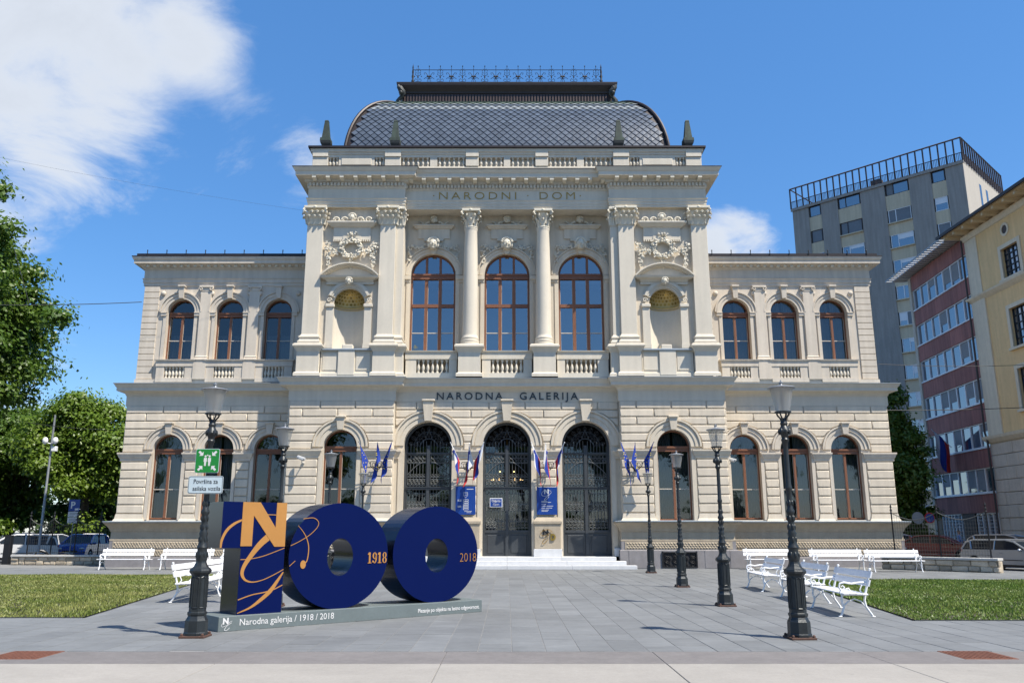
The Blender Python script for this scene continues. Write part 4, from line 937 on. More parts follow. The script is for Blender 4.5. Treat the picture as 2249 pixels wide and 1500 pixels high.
# --- upper storey of the wings
YU=YW+.06
WP=[(-18.74,57),(-18.74,YU),(-10.0,YU)]; WPR=[(10.0,YU),(18.74,YU),(18.74,57)]
for s in (-1,1):
    a,b=sorted((s*10.0,s*18.74)); m=MB(); wall_arch(m,a,b,8.85,14.2,YU,[(s*c,.71,10.12,12.62) for c in WINGW],.42); x=s*18.74; m.box(min(x,x-.4*s),max(x,x-.4*s),YU+.01,57,8.85,15.4); m.build('wall','plaster_wing',GAL)
    pth=WP if s<0 else WPR
    m=MB(); m.sweep(pth,[(0,14.0),(.05,14.02),(.05,14.16),(.09,14.18),(.09,14.34),(.14,14.40),(.06,14.42),(.06,14.86),(.12,14.92),(.16,14.96),(.16,15.02),(.34,15.10),(.48,15.11),(.48,15.26),(.54,15.34),(.56,15.42),(.56,15.46)]); m.build('wing_cornice','plaster_wing',GAL)
    mm=MB(); runs(pth,lambda x,y: mm.box(x-.07,x+.07,y-.33,y-.15,14.97,15.085),.34); mm.build('bracket_course','stucco_relief',GAL,kind='stuff')
    m=MB(); q=pth; m.sweep(q,[(.58,15.45),(.58,15.49),(.40,15.50),(.40,15.66),(-.5,15.80),(-6,16.6)]); wr=m.build('wing_roof','roof_dark',GAL)
    for i in range(9):
        x=s*(10.6+i*1.0); m=MB(); m.tube([(x,YU-.42,15.5),(x,YU-.42,15.80)],.022,5); m.ball((x,YU-.42,15.82),.035,6,4); m.build('snow_guard','black_metal',wr)
    # corner quoins
    zq=[9.12+.3255*i for i in range(16)]
    for z0,z1 in zip(zq[:-1],zq[1:]):
        if z1>14.05: break
        a,b=sorted((s*17.92,s*18.74)); block(a,b,z0,z1,YU,pr=.05,c=.012,g=.012,mt='plaster_wing')
        a,b=sorted((s*10.05,s*10.55)); block(a,b,z0,z1,YU,pr=.05,c=.012,g=.012,mt='plaster_wing')
    m=MB(); a,b=sorted((s*10.0,s*18.74)); m.box(a,b,YU-.16,YU,8.86,9.10); m.build('wing_base','plaster_wing',GAL)
    for c in WINGW:
        c*=s; archivolt(c,12.62,.71,1.10,YU,'plaster_wing'); jamb(c,.71,.16,10.12,12.5,YU,'plaster_wing')
        keystone(c,13.33,14.0,.11,.15,YU,d=.2,mt='plaster_wing')
        for e in (-1,1):
            x0,x1=sorted((c+e*.71,c+e*1.0)); m=MB(); m.box(x0,x1,YU-.09,YU+.01,12.42,12.62); m.box(x0-.0,x1,YU-.12,YU+.01,12.56,12.61); m.build('impost','plaster_wing',GAL)
            m=MB(); m.ball((c+e*.98,YU-.04,13.62),(.13,.09,.13),10,6); m.build('roundel','plaster_wing',GAL,smooth=True)
        parapet(c-.92,c+.92,c-.52,c+.52,YU-.20,8.95,9.16,9.74,10.10,6,'plaster_wing',.24)
    for c in (15.5,13.0):
        c*=s; m=MB(); m.cbox(c-.27,c+.27,YU-.12,YU+.01,10.30,13.74,.012); p=m.build('pilaster','plaster_wing',GAL)
        m=MB(); m.sweep([(c-.27,YU),(c-.27,YU-.12),(c+.27,YU-.12),(c+.27,YU)],[(.07,10.1),(.07,10.17),(.03,10.2),(.05,10.26),(0,10.32)]); m.build('pilaster_base','plaster_wing',p)
        m=MB(); m.cbox(c-.36,c+.36,YU-.2,YU+.01,13.90,14.0,.015); m.box(c-.29,c+.29,YU-.14,YU+.01,13.72,13.9)
        for e in (-1,1): m.tube([(c+e*.27+e*(.11-.009*t)*math.cos(t*.8),YU-.17,13.82+(.11-.009*t)*math.sin(t*.8)) for t in range(10)],.03,6)
        m.build('capital','plaster_wing',p)
        m=MB(); m.box(c-.32,c+.32,YU-.24,YU,9.1,10.06); m.cbox(c-.36,c+.36,YU-.28,YU,10.06,10.14,.015); m.build('pedestal','plaster_wing',GAL)
# solid back of the house and flat roofs
m=MB(); m.box(-18.6,18.6,56,57,0,15.5); m.box(-18.5,18.5,YW+.6,56,14.3,14.5); m.box(-9.9,9.9,40.6,56,17.72,17.9); m.box(-9.6,9.6,39.9,56,20.8,20.93); m.build('rear_wall','plaster_wing',GAL)
# lettering
text('lettering','·NARODNI · DOM·',.56,(0,39.43,18.14),'gilt',GAL,width=7.55,spacing=1.35,ext=.015,offset=-.006)
text('lettering','NARODNA   GALERIJA',.50,(0,39.63,7.87),'letter_dark',GAL,width=6.85,spacing=1.35,ext=.025,offset=.004)
# ================================================================== ground
m=MB(); m.face([(-900,-400,-.03),(900,-400,-.03),(900,1500,-.03),(-900,1500,-.03)]); g=m.build('ground','asphalt'); tag(g,'dark asphalt ground and street around the square','ground',kind='structure')
# lawns: polygons (plan)
LAWN_L=[(-8.30,17.0),(-11.1,33.4),(-46,33.9),(-46,17.6)]; LAWN_R=[(7.74,16.5),(9.9,30.2),(40,29.6),(40,16.3)]
def inside(p,poly):
    x,y=p; c=False; n=len(poly)
    for i in range(n):
        (x0,y0),(x1,y1)=poly[i],poly[(i+1)%n]
        if (y0>y)!=(y1>y) and x<(x1-x0)*(y-y0)/(y1-y0)+x0: c=not c
    return c
m=MB(); m.face([(-60,12.36,-.005),(60,12.36,-.005),(60,44,-.005),(-60,44,-.005)]); plaza=m.build('plaza_paving','paving_joint'); tag(plaza,'grey stone paving of the square in front of the gallery','pavement',kind='structure')
slabs=[]; rp=random.Random(11)
X=-30.0
while X<30.0:
    wdt=.485; Y=12.37+rp.uniform(-.7,0)
    while Y<39.2:
        ln=rp.choice((.75,.9,1.05,1.2,1.35)); y0,y1=max(Y,12.37),min(Y+ln,40.9)
        cxp=X+wdt/2; corners=[(X+.03,y0+.03),(X+wdt-.03,y0+.03),(X+wdt-.03,y1-.03),(X+.03,y1-.03)]
        ins=[any(inside(c,P) for P in (LAWN_L,LAWN_R)) for c in corners]
        if y1-y0>.15 and not all(ins): slabs.append((X,X+wdt,y0,y1))
        Y+=ln
    X+=wdt
slabs.sort(key=lambda s:(s[2]+s[3])/2*1.0+ (0 if abs((s[0]+s[1])/2)<7.5 else 40))
rest=MB()
def slab(mb,s): 
    g=.004; mb.tint=min(1,max(0,rp.gauss(.5,.24))); z=rp.uniform(-.001,.0025)
    x0,x1,y0,y1=s[0]+g,s[1]-g,s[2]+g,s[3]-g; c=.004
    v=[(x0,y0,-.011),(x1,y0,-.011),(x1,y1,-.011),(x0,y1,-.011),(x0+c,y0+c,z),(x1-c,y0+c,z),(x1-c,y1-c,z),(x0+c,y1-c,z)]
    mb.idx(v,[(4,5,6,7),(0,1,5,4),(1,2,6,5),(2,3,7,6),(3,0,4,7)])
for k,s in enumerate(slabs):
    if k<300: m=MB(); slab(m,s); m.build('paving_slab','paving',plaza)
    else: slab(rest,s)
rest.build('paving_field','paving',plaza,kind='stuff')
# front band and concrete pavement
m=MB(); m.face([(-60,-12,-.014),(60,-12,-.014),(60,12.36,-.014),(-60,12.36,-.014)]); pave=m.build('pavement','paving_joint'); tag(pave,'pale concrete pavement with a darker stone strip along the square','pavement',kind='structure')
for i in range(-9,10):
    xa=-.85+2.9*i
    m=MB(); m.tint=rp.random(); x0,x1=xa+.003,xa+2.897
    m.cbox(x0,x1,11.265,12.362,-.05,-.002,.004); m.build('band_slab','band_stone',pave)
    for y0,y1 in ((4.9,11.255),(-1.4,4.89),(-8,-1.41)):
        m=MB(); m.tint=rp.random(); m.cbox(xa+.006,xa+2.894,y0,y1,-.06,-.001,.005); m.build('concrete_slab','concrete',pave)
for lab,cx,cy,rot in (('rusty square drain cover in the stone strip on the lamp with signs side',-6.62,12.02,0),('rusty square drain cover in the stone strip before the lawn with three benches',6.45,12.02,0)):
    m=MB(); z=.004; m.cbox(cx-.36,cx+.36,cy-.38,cy+.38,-.03,z,.006); d=m.build('drain_cover','rust'); tag(d,lab,'drain cover','rusty drain covers')
    m=MB()
    for i in range(9): x=cx-.29+i*.0725; m.box(x-.022,x+.022,cy-.32,cy+.32,z-.002,z+.005)
    m.build('cover_rib','rust',d)
# lawns
def lawn(poly,name,label,seed,dens,gm='grass'):
    m=MB(); m.face([(x,y,.004) for x,y in poly]); base=m.build(name,'soil'); tag(base,label,'lawn',kind='structure')
    e=MB()
    for i in (0,) if name!='x' else (): pass
    for i in range(len(poly)):
        (x0,y0),(x1,y1)=poly[i],poly[(i+1)%len(poly)]; d=Vector((x1-x0,y1-y0)).normalized(); n=Vector((-d.y,d.x))*.03
        e.idx([(x0+n.x,y0+n.y,-.01),(x1+n.x,y1+n.y,-.01),(x1-n.x,y1-n.y,-.01),(x0-n.x,y0-n.y,-.01),(x0+n.x,y0+n.y,.014),(x1+n.x,y1+n.y,.014),(x1-n.x,y1-n.y,.014),(x0-n.x,y0-n.y,.014)],[(4,5,6,7),(0,1,5,4),(2,3,7,6),(7,6,5,4)])
    e.build('lawn_edging','edging',base)
    rg=np.random.RandomState(seed); xs=[p[0] for p in poly]; ys=[p[1] for p in poly]
    x0,x1=max(min(xs),-24),min(max(xs),24); y0,y1=min(ys),max(ys); n=int((x1-x0)*(y1-y0)*dens)
    P=np.stack([rg.uniform(x0,x1,n),rg.uniform(y0,y1,n)],1)
    keep=np.ones(n,bool)
    for i in range(len(poly)):
        (ax,ay),(bx,by)=poly[i],poly[(i+1)%len(poly)]; keep&=(((bx-ax)*(P[:,1]-ay)-(by-ay)*(P[:,0]-ax))*(1 if area(poly)>0 else -1))>.03
    keep&=(np.abs(P[:,0])<P[:,1]*.66+1.5)
    P=P[keep]; n=len(P); a=rg.uniform(0,2*PI,n); h=rg.uniform(.03,.065,n)*(1+.25*np.sin(P[:,0]*1.3+P[:,1]*.7)); wd=rg.uniform(.008,.015,n)*(1+P[:,1]/40); l=rg.uniform(-.03,.03,(n,2))
    v=np.zeros((n,3,3)); v[:,0,0]=P[:,0]-wd*np.cos(a); v[:,0,1]=P[:,1]-wd*np.sin(a); v[:,1,0]=P[:,0]+wd*np.cos(a); v[:,1,1]=P[:,1]+wd*np.sin(a); v[:,:2,2]=.003
    v[:,2,0]=P[:,0]+l[:,0]; v[:,2,1]=P[:,1]+l[:,1]; v[:,2,2]=h
    o=np_mesh('grass',v.reshape(-1,3),n,3,rg.rand(n),gm); tag(o,label.replace('soil bed of the','short green grass of the'),'grass',kind='stuff')
def area(p): return sum(p[i][0]*p[(i+1)%len(p)][1]-p[(i+1)%len(p)][0]*p[i][1] for i in range(len(p)))
def np_mesh(name,co,nf,k,tint,mt,parent=None,kind=None):
    me=bpy.data.meshes.new(name); me.vertices.add(nf*k); me.vertices.foreach_set('co',co.astype(np.float32).ravel()); me.loops.add(nf*k); me.loops.foreach_set('vertex_index',np.arange(nf*k,dtype=np.int32))
    me.polygons.add(nf); me.polygons.foreach_set('loop_start',np.arange(0,nf*k,k,dtype=np.int32)); me.polygons.foreach_set('loop_total',np.full(nf,k,dtype=np.int32))
    at=me.attributes.new('tint','FLOAT','FACE'); at.data.foreach_set('value',np.asarray(tint,dtype=np.float32)); me.materials.append(MATS[mt]); me.update(calc_edges=True); me.validate(); return link(name,me,parent,kind)
lawn(LAWN_L,'lawn','soil bed of the lawn beside the lamp with signs',1,430); lawn(LAWN_R,'lawn','soil bed of the lawn behind the row of three slanting benches',2,430,'grass_green')

# ================================================================== street lamps
def make_lamp():
    r=empty('street_lamp'); 
    m=MB(); m.cbox(-.20,.20,-.20,.20,0,.035,.006)
    for a in (-1,1):
        for b in (-1,1): m.lathe([(.025,.035),(.025,.06),(.012,.075)],6,(a*.165,b*.165,0))
    m.build('foot_plate','rust_dark',r)
    m=MB(); ph=PI/8
    m.lathe([(.205,.03),(.205,.07),(.195,.09),(.19,.26),(.165,.30),(.15,.33),(.165,.36),(.165,.385),(.145,.40)],8,phase=ph)
    m.lathe([(.145,.40),(.143,.96),(.165,.985),(.185,1.0),(.19,1.03),(.175,1.06),(.15,1.075),(.12,1.10),(.095,1.15),(.085,1.20)],8,phase=ph)
    for k in range(8):
        a=k*PI/4; rr=.135; c,s=math.cos(a),math.sin(a); t=(-s,c); w_=.038
        for e in (-1,1): m.tube([(c*rr+t[0]*e*w_,s*rr+t[1]*e*w_,.46),(c*rr+t[0]*e*w_,s*rr+t[1]*e*w_,.92)],.011,5)
        m.tube([(c*rr-t[0]*w_,s*rr-t[1]*w_,.92),(c*rr,s*rr,.94),(c*rr+t[0]*w_,s*rr+t[1]*w_,.92)],.011,5); m.tube([(c*rr-t[0]*w_,s*rr-t[1]*w_,.46),(c*rr+t[0]*w_,s*rr+t[1]*w_,.46)],.011,5)
    m.v=[(a*.92,b*.92,c) for a,b,c in m.v]; m.build('pedestal','cast_iron',r)
    m=MB(); P=[(.08,1.18),(.095,1.24),(.085,1.30),(.075,1.36),(.09,1.40),(.068,1.46),(.06,1.56),(.072,1.62),(.058,1.66),(.05,1.78),(.052,1.92),(.068,1.95),(.068,1.98),(.047,2.02),(.044,2.3),(.056,2.33),(.056,2.36),(.043,2.40),(.040,2.95),(.040,3.08),(.055,3.10),(.065,3.14),(.05,3.17),(.06,3.21),(.095,3.27),(.075,3.33),(.05,3.37),(.062,3.41),(.045,3.45),(.04,3.50)]
    m.lathe(P,14)
    for row,(z,rr,q) in enumerate(((1.28,.085,8),(1.52,.058,6),(1.72,.05,6),(1.86,.05,6),(2.1,.044,6),(3.27,.088,8))):
        for k in range(q): a=2*PI*k/q+row*.3; m.ball((rr*math.cos(a),rr*math.sin(a),z),(.022,.022,.05),6,4)
    m.build('post','cast_iron',r,smooth=True)
    m=MB()
    for k in range(4):
        a=PI/4+k*PI/2; m.tube([(.03*math.cos(a),.03*math.sin(a),3.42),(.055*math.cos(a),.055*math.sin(a),3.50),(.10*math.cos(a),.10*math.sin(a),3.55),(.115*math.cos(a),.115*math.sin(a),3.60)],.014,6)
    m.lathe([(.10,3.585),(.135,3.59),(.135,3.61),(.10,3.615)],20); m.build('bracket','cast_iron',r,smooth=True)
    m=MB(); m.lathe([(.112,3.615),(.118,3.64),(.185,3.98),(.19,4.0)],24); ln=m.build('lantern','frosted_glass',r,smooth=True)
    ln.data.polygons[-1].use_smooth=False
    m=MB(); m.tube([(0,0,3.61),(0,0,3.97)],.010,6); m.lathe([(.02,3.74),(.032,3.78),(.03,3.86),(.012,3.90)],10); m.build('lamp_holder','grey_metal',ln)
    m=MB(); m.lathe([(.222,3.998),(.228,4.008),(.215,4.02),(.10,4.045),(.03,4.06),(.022,4.08),(.035,4.095),(.035,4.11),(.012,4.12),(.01,4.145),(0,4.15)],24); m.build('lantern_cap','grey_metal',r,smooth=True)
    return r
lamp0=make_lamp()
LAMPS=[(4.63,13.78,'cast iron street lamp on the lawn bench side, farthest from the gallery steps'),(4.97,19.65,'second cast iron lamp from the pavement, on the side of the three slanting benches'),(5.34,26.2,'third cast iron lamp from the pavement, on the side of the three slanting benches'),(5.89,35.0,'cast iron lamp nearest the gallery, beside the steps and basement grille'),
       (-5.0,13.98,'cast iron street lamp carrying the green assembly sign and white plate'),(-5.25,19.5,'second cast iron lamp, behind the blue sculpture next to the signed lamp'),(-5.5,26.0,'third cast iron lamp behind the first zero of the blue sculpture'),(-6.0,35.0,'cast iron lamp nearest the gallery, behind the blue sculpture')]
for i,(x,y,lab) in enumerate(LAMPS):
    o=lamp0 if i==0 else copy_tree(lamp0); o.location=(x,y,0); o.rotation_euler[2]=random.uniform(-.05,.05); tag(o,lab,'street lamp','street lamps lining the square')
# signs on the first left lamp
SX,SY=-5.0,13.98
sg=empty('assembly_point_sign',(SX,SY-.09,2.60),label='green assembly point sign with two figures and four arrows on lamp',cat='sign')
def rrect(x0,x1,z0,z1,r,n=5):
    P=[]
    for cx,cz,a0 in ((x1-r,z1-r,0),(x0+r,z1-r,PI/2),(x0+r,z0+r,PI),(x1-r,z0+r,1.5*PI)):
        for k in range(n+1): a=a0+PI/2*k/n; P.append((cx+r*math.cos(a),cz+r*math.sin(a)))
    return P
DXs=.02
m=MB(); m.prism(rrect(-.20,.20,0,.40,.03),-.004,.0); m.build('panel','sign_white',sg)
m=MB(); m.prism(rrect(-.192,.192,.008,.392,.026),-.008,-.0045); m.build('green_field','sign_green',sg)
m=MB(); yy=-.0105
def poly(mb,P,y0=yy,y1=-.0085): mb.prism(P,y0,y1)
for e in (-1,1):
    for f_ in (-1,1):
        tx,tz=e*.075,.2+f_*.085; a=math.atan2(-f_,-e); c,s=math.cos(a),math.sin(a)
        def q(u,v): return (tx+u*c-v*s,tz+u*s+v*c)
        poly(m,[q(0,0),q(-.045,.05),q(-.03,.05) if 0 else q(-.045,.018),q(-.10,.018),q(-.10,-.018),q(-.045,-.018),q(-.045,-.05)])
for e in (-1,1):
    cx=e*.034; poly(m,[(cx+.018*math.cos(t*PI/6),.275+.018*math.sin(t*PI/6)) for t in range(12)])
    poly(m,[(cx-.024,.25),(cx+.024,.25),(cx+.026,.185),(cx+.016,.18),(cx+.015,.115),(cx+.002,.115),(cx,.16),(cx-.002,.115),(cx-.015,.115),(cx-.016,.18),(cx-.026,.185)])
poly(m,[(.012*math.cos(t*PI/6),.292+.012*math.sin(t*PI/6)) for t in range(12)])
m.build('pictogram','white_print',sg)
wp=empty('white_plate_sign',(SX,SY-.09,2.26),label='white plate with black lettering under the green sign on lamp',cat='sign')
m=MB(); m.prism(rrect(-.29,.29,0,.29,.035),-.004,0); m.build('panel','sign_white',wp)
m=MB(); P=rrect(-.283,.283,.007,.283,.03); Q=rrect(-.276,.276,.014,.276,.027); n=len(P)
for i in range(n): j=(i+1)%n; m.face([(P[i][0],-.006,P[i][1]),(P[j][0],-.006,P[j][1]),(Q[j][0],-.006,Q[j][1]),(Q[i][0],-.006,Q[i][1])])
m.build('border','letter_dark',wp)
text('lettering','Površina za',.105,(0,-.006,.165),'black_metal',wp,width=.40,ext=.001); text('lettering',' asilska vozila',.105,(.01,-.006,.05),'black_metal',wp,width=.46,ext=.001)
for pz,sgn in ((.2,sg),(.14,wp)):
    m=MB(); m.lathe([(.07,-.02),(.07,.02)],12,(0,.085,pz)); m.box(-.02,.02,-.001,.03,pz-.02,pz+.02); m.build('clamp','grey_metal',sgn)

# ================================================================== the 100 sculpture
SC=empty('hundred_sculpture',(-4.87,14.65,0),rz=math.atan2(3.65,4.34),label='giant dark blue number 100 sculpture with gold lettering on grey base',cat='sculpture')
m=MB(); m.cbox(0,5.67,0,1.02,0,.245,.006); base=m.build('base','sculpt_base',SC)
FY=.12; DEP=.74
def digit_face(name,poly,holes=None):
    return None
m=MB(); P1=[(.35,.246),(1.175,.246),(1.175,2.165),(-.02,2.165),(-.02,1.37),(.35,1.37)]
m.prism(P1,FY,FY+DEP); d1=m.build('digit_one','sculpt_side',SC)
m=MB(); n=len(P1); m.face([(x,FY-.004,z) for x,z in P1]); m.build('front_face','sculpt_blue',d1)
def zero(cx,a,b,ha,hb):
    zc=.235+b; N=64; o=[(cx+a*math.cos(2*PI*k/N),zc+b*math.sin(2*PI*k/N)) for k in range(N)]; h=[(cx+ha*math.cos(2*PI*k/N),zc-.03+hb*math.sin(2*PI*k/N)) for k in range(N)]
    m=MB()
    for k in range(N):
        j=(k+1)%N
        m.face([(o[k][0],FY,o[k][1]),(o[k][0],FY+DEP,o[k][1]),(o[j][0],FY+DEP,o[j][1]),(o[j][0],FY,o[j][1])]); m.face([(h[k][0],FY,h[k][1]),(h[j][0],FY,h[j][1]),(h[j][0],FY+DEP,h[j][1]),(h[k][0],FY+DEP,h[k][1])])
        m.face([(o[k][0],FY+DEP,o[k][1]),(h[k][0],FY+DEP,h[k][1]),(h[j][0],FY+DEP,h[j][1]),(o[j][0],FY+DEP,o[j][1])])
    d=m.build('digit_zero','sculpt_side',SC,smooth=True); m=MB()
    for k in range(N): j=(k+1)%N; m.face([(o[k][0],FY,o[k][1]),(o[j][0],FY,o[j][1]),(h[j][0],FY,h[j][1]),(h[k][0],FY,h[k][1])])
    m.build('front_face','sculpt_blue',d); return d
z1=zero(2.32,1.055,.975,.275,.345); z2=zero(4.565,1.07,.965,.285,.34)
def smoothpts(P,n=10):
    out=[]; P=[P[0]]+list(P)+[P[-1]]
    for i in range(1,len(P)-2):
        a,b,c,d=[np.array(q) for q in P[i-1:i+3]]
        for k in range(n):
            t=k/n; out.append(.5*((2*b)+(-a+c)*t+(2*a-5*b+4*c-d)*t*t+(-a+3*b-3*c+d)*t**3))
    out.append(np.array(P[-2])); return out
def stroke(name,pts,w,parent,y=FY-.009,mt='sculpt_ochre'):
    """ribbon with width list w along a smooth line in x,z"""
    q=smoothpts(pts); m=MB(); n=len(q); ws=np.interp(np.linspace(0,1,n),np.linspace(0,1,len(w)),w); L=[];Rr=[]
    for i in range(n):
        t=q[min(i+1,n-1)]-q[max(i-1,0)]; t=t/(np.linalg.norm(t)+1e-9); nn=np.array([-t[1],t[0]])*ws[i]/2
        L.append(q[i]+nn); Rr.append(q[i]-nn)
    for i in range(n-1): m.face([(L[i][0],y,L[i][1]),(Rr[i][0],y,Rr[i][1]),(Rr[i+1][0],y,Rr[i+1][1]),(L[i+1][0],y,L[i+1][1])])
    return m.build(name,mt,parent)
m=MB(); NP=[(.335,2.16),(.68,2.16),(.975,1.74),(.975,2.16),(1.172,2.16),(1.172,1.385),(.98,1.385),(.56,1.90),(.545,1.40),(.335,1.40)]
m.prism([(.335,1.40),(.545,1.40),(.548,1.93),(.97,1.385),(1.172,1.385),(1.172,2.163),(.975,2.163),(.972,1.72),(.66,2.163),(.335,2.163)],FY-.013,FY-.005); m.build('gold_letter','sculpt_ochre',d1)
stroke('gold_stroke',[(-.015,1.375),(.0,1.52),(.075,1.675),(.2,1.785),(.335,1.85)],[.03,.045,.05,.045,.03],d1)
stroke('gold_stroke',[(.78,1.95),(.975,1.945)],[.014,.014],d1)
stroke('gold_stroke',[(.90,1.60),(.71,1.44),(.553,1.25),(.433,1.066),(.402,.93),(.467,.826),(.603,.786),(.786,.815),(.987,.894),(1.172,.985)],[.13,.11,.085,.07,.06,.035,.02,.014,.014,.014],d1)
stroke('gold_stroke',[(.355,1.173),(.533,1.18),(.79,1.23),(1.17,1.36)],[.013]*4,d1,y=FY-.007)
stroke('gold_stroke',[(1.172,.94),(1.064,.782),(.937,.615),(.76,.468),(.584,.355),(.361,.274)],[.02,.055,.075,.06,.035,.012],d1)
stroke('gold_stroke',[(.36,.496),(.602,.568),(.835,.603),(1.004,.643),(1.17,.715)],[.018]*5,d1,y=FY-.007)
stroke('gold_stroke',[(1.289,1.399),(1.464,1.478),(1.66,1.592),(1.802,1.725),(1.824,1.826),(1.717,1.9),(1.513,1.881)],[.012]*7,z1)
stroke('gold_stroke',[(1.42,1.757),(1.528,1.642),(1.609,1.51),(1.652,1.346),(1.63,1.13),(1.553,1.07)],[.008,.012,.016,.018,.02,.03],z1,y=FY-.007)
stroke('gold_stroke',[(1.285,1.037),(1.395,1.13)],[.012,.012],z1)
m=MB(); m.prism([(1.553+.055*math.cos(t*PI/10),1.06+.075*math.sin(t*PI/10)) for t in range(20)],FY-.011,FY-.004); m.build('gold_dot','sculpt_ochre',z1)
# 1918 in slab serif figures
def slab_digits(txt,x,z,h,w,parent,mt):
    m=MB(); y0,y1=FY-.010,FY-.004
    for ch in txt:
        if ch=='1':
            c=x+w*.5; s=w*.16; m.prism([(c-s,z),(c+s,z),(c+s,z+h),(c-s,z+h)],y0,y1); m.prism([(c-w*.36,z),(c+w*.36,z),(c+w*.36,z+h*.07),(c-w*.36,z+h*.07)],y0-.001,y1); m.prism([(c-s,z+h),(c-s,z+h*.80),(c-w*.38,z+h*.78),(c-w*.36,z+h*.86)],y0-.001,y1)
        else:
            def ringp(cx,cz,a,b,ia,ib,full=(0,2*PI)):
                K=28
                for k in range(K):
                    p0=full[0]+(full[1]-full[0])*k/K; p1=full[0]+(full[1]-full[0])*(k+1)/K
                    m.face([(cx+a*math.cos(p0),y0,cz+b*math.sin(p0)),(cx+a*math.cos(p1),y0,cz+b*math.sin(p1)),(cx+ia*math.cos(p1),y0,cz+ib*math.sin(p1)),(cx+ia*math.cos(p0),y0,cz+ib*math.sin(p0))])
            c=x+w*.5
            if ch=='9': ringp(c,z+h*.69,w*.44,h*.31,w*.16,h*.25); ringp(c,z+h*.5,w*.44,h*.5,w*.18,h*.44,(-2.5,.55)); m.prism([(c-w*.36+w*.13*math.cos(t*PI/8),z+h*.17+h*.09*math.sin(t*PI/8)) for t in range(16)],y0-.001,y1)
            if ch=='8': ringp(c,z+h*.74,w*.40,h*.26,w*.15,h*.21); ringp(c,z+h*.27,w*.45,h*.27,w*.17,h*.21)
        x+=w
    m.build('gold_figures',mt,parent)
slab_digits('1918',2.905,1.05,.205,.112,z1,'sculpt_ochre')
text('gold_figures','2018',.26,(5.375,FY-.006,1.03),'sculpt_ochre',z2,width=.43,ext=.003,offset=-.006)
text('lettering','Narodna galerija / 1918 / 2018',.155,(1.27,-.003,.085),'white_print',base,width=1.80,ext=.002)
text('lettering','Plezanje po objektu na lastno odgovornost.',.105,(4.82,-.003,.075),'white_print',base,width=1.55,ext=.002,offset=.0012)
text('lettering','N',.135,(.125,-.003,.125),'white_print',base,ext=.002,offset=.006)
stroke('white_stroke',[(.19,.15),(.12,.165),(.06,.12),(.07,.08),(.14,.10),(.20,.15),(.24,.17)],[.006]*7,base,y=-.004,mt='white_print'); stroke('white_stroke',[(.23,.14),(.15,.09),(.11,.03),(.15,.02),(.2,.06)],[.008]*5,base,y=-.0045,mt='white_print')

# ================================================================== benches
def make_bench():
    r=empty('bench'); L_=2.3
    for k,(y,z) in enumerate(((-.20,.45),(-.075,.452),(.05,.447),(.17,.44))):
        m=MB(); m.cbox(-L_/2,L_/2,y-.055,y+.055,z-.016,z+.016,.008); m.build('seat_slat','bench_white',r)
    for k,(y,z) in enumerate(((.265,.655),(.315,.815))):
        m=MB(); t=.30; c,s=math.cos(t),math.sin(t); hh=.065
        v=[]
        for x in (-L_/2,L_/2):
            for a,b in ((-.014,-hh),(.014,-hh),(.014,hh),(-.014,hh)): v.append((x,y+a*c+b*s,z-a*s+b*c))
        m.idx(v,[(0,1,5,4),(1,2,6,5),(2,3,7,6),(3,0,4,7),(0,3,2,1),(4,5,6,7)]); m.build('back_slat','bench_white',r)
    for sx in (-1,1):
        m=MB(); x=sx*(L_/2-.16)
        m.tube([(x,-.30,0),(x,-.27,.05),(x,-.22,.18),(x,-.25,.32),(x,-.23,.42)],[.02,.022,.022,.024,.022],6); m.ball((x,-.30,.012),(.03,.045,.014),8,4)
        m.tube([(x,.34,0),(x,.31,.05),(x,.21,.2),(x,.19,.32),(x,.22,.44),(x,.28,.66),(x,.345,.90)],[.02,.022,.024,.024,.024,.022,.018],6); m.ball((x,.34,.012),(.03,.045,.014),8,4); m.ball((x,.35,.91),.03,8,5)
        m.tube([(x,-.24,.42),(x,.0,.43),(x,.21,.425)],.022,6)
        m.tube([(x,-.23,.20),(x,-.12,.30),(x,0,.345),(x,.12,.30),(x,.20,.2)],.016,6)
        m.tube([(x,.27,.66),(x,.12,.66),(x,-.04,.635),(x,-.17,.66),(x,-.26,.64),(x,-.285,.57),(x,-.25,.51),(x,-.195,.52),(x,-.18,.57),(x,-.21,.60),(x,-.24,.575)],[.02,.022,.02,.022,.022,.02,.02,.018,.016,.014,.012],6)
        m.tube([(x,-.25,.52),(x,-.27,.46),(x,-.24,.42)],.018,6); m.tube([(x,-.10,.43),(x,-.06,.5),(x,-.1,.55),(x,-.16,.53)],.013,6); m.tube([(x,.16,.44),(x,.12,.52),(x,.16,.6),(x,.24,.62)],.013,6)
        m.build('iron_end','white_enamel',r,smooth=True)
    return r
b0=make_bench(); first=[True]
def bench(x,y,rz,lab,grp):
    o=b0 if first[0] else copy_tree(b0); first[0]=False; o.location=(x,y,.002); o.rotation_euler[2]=rz; tag(o,lab,'bench',grp)
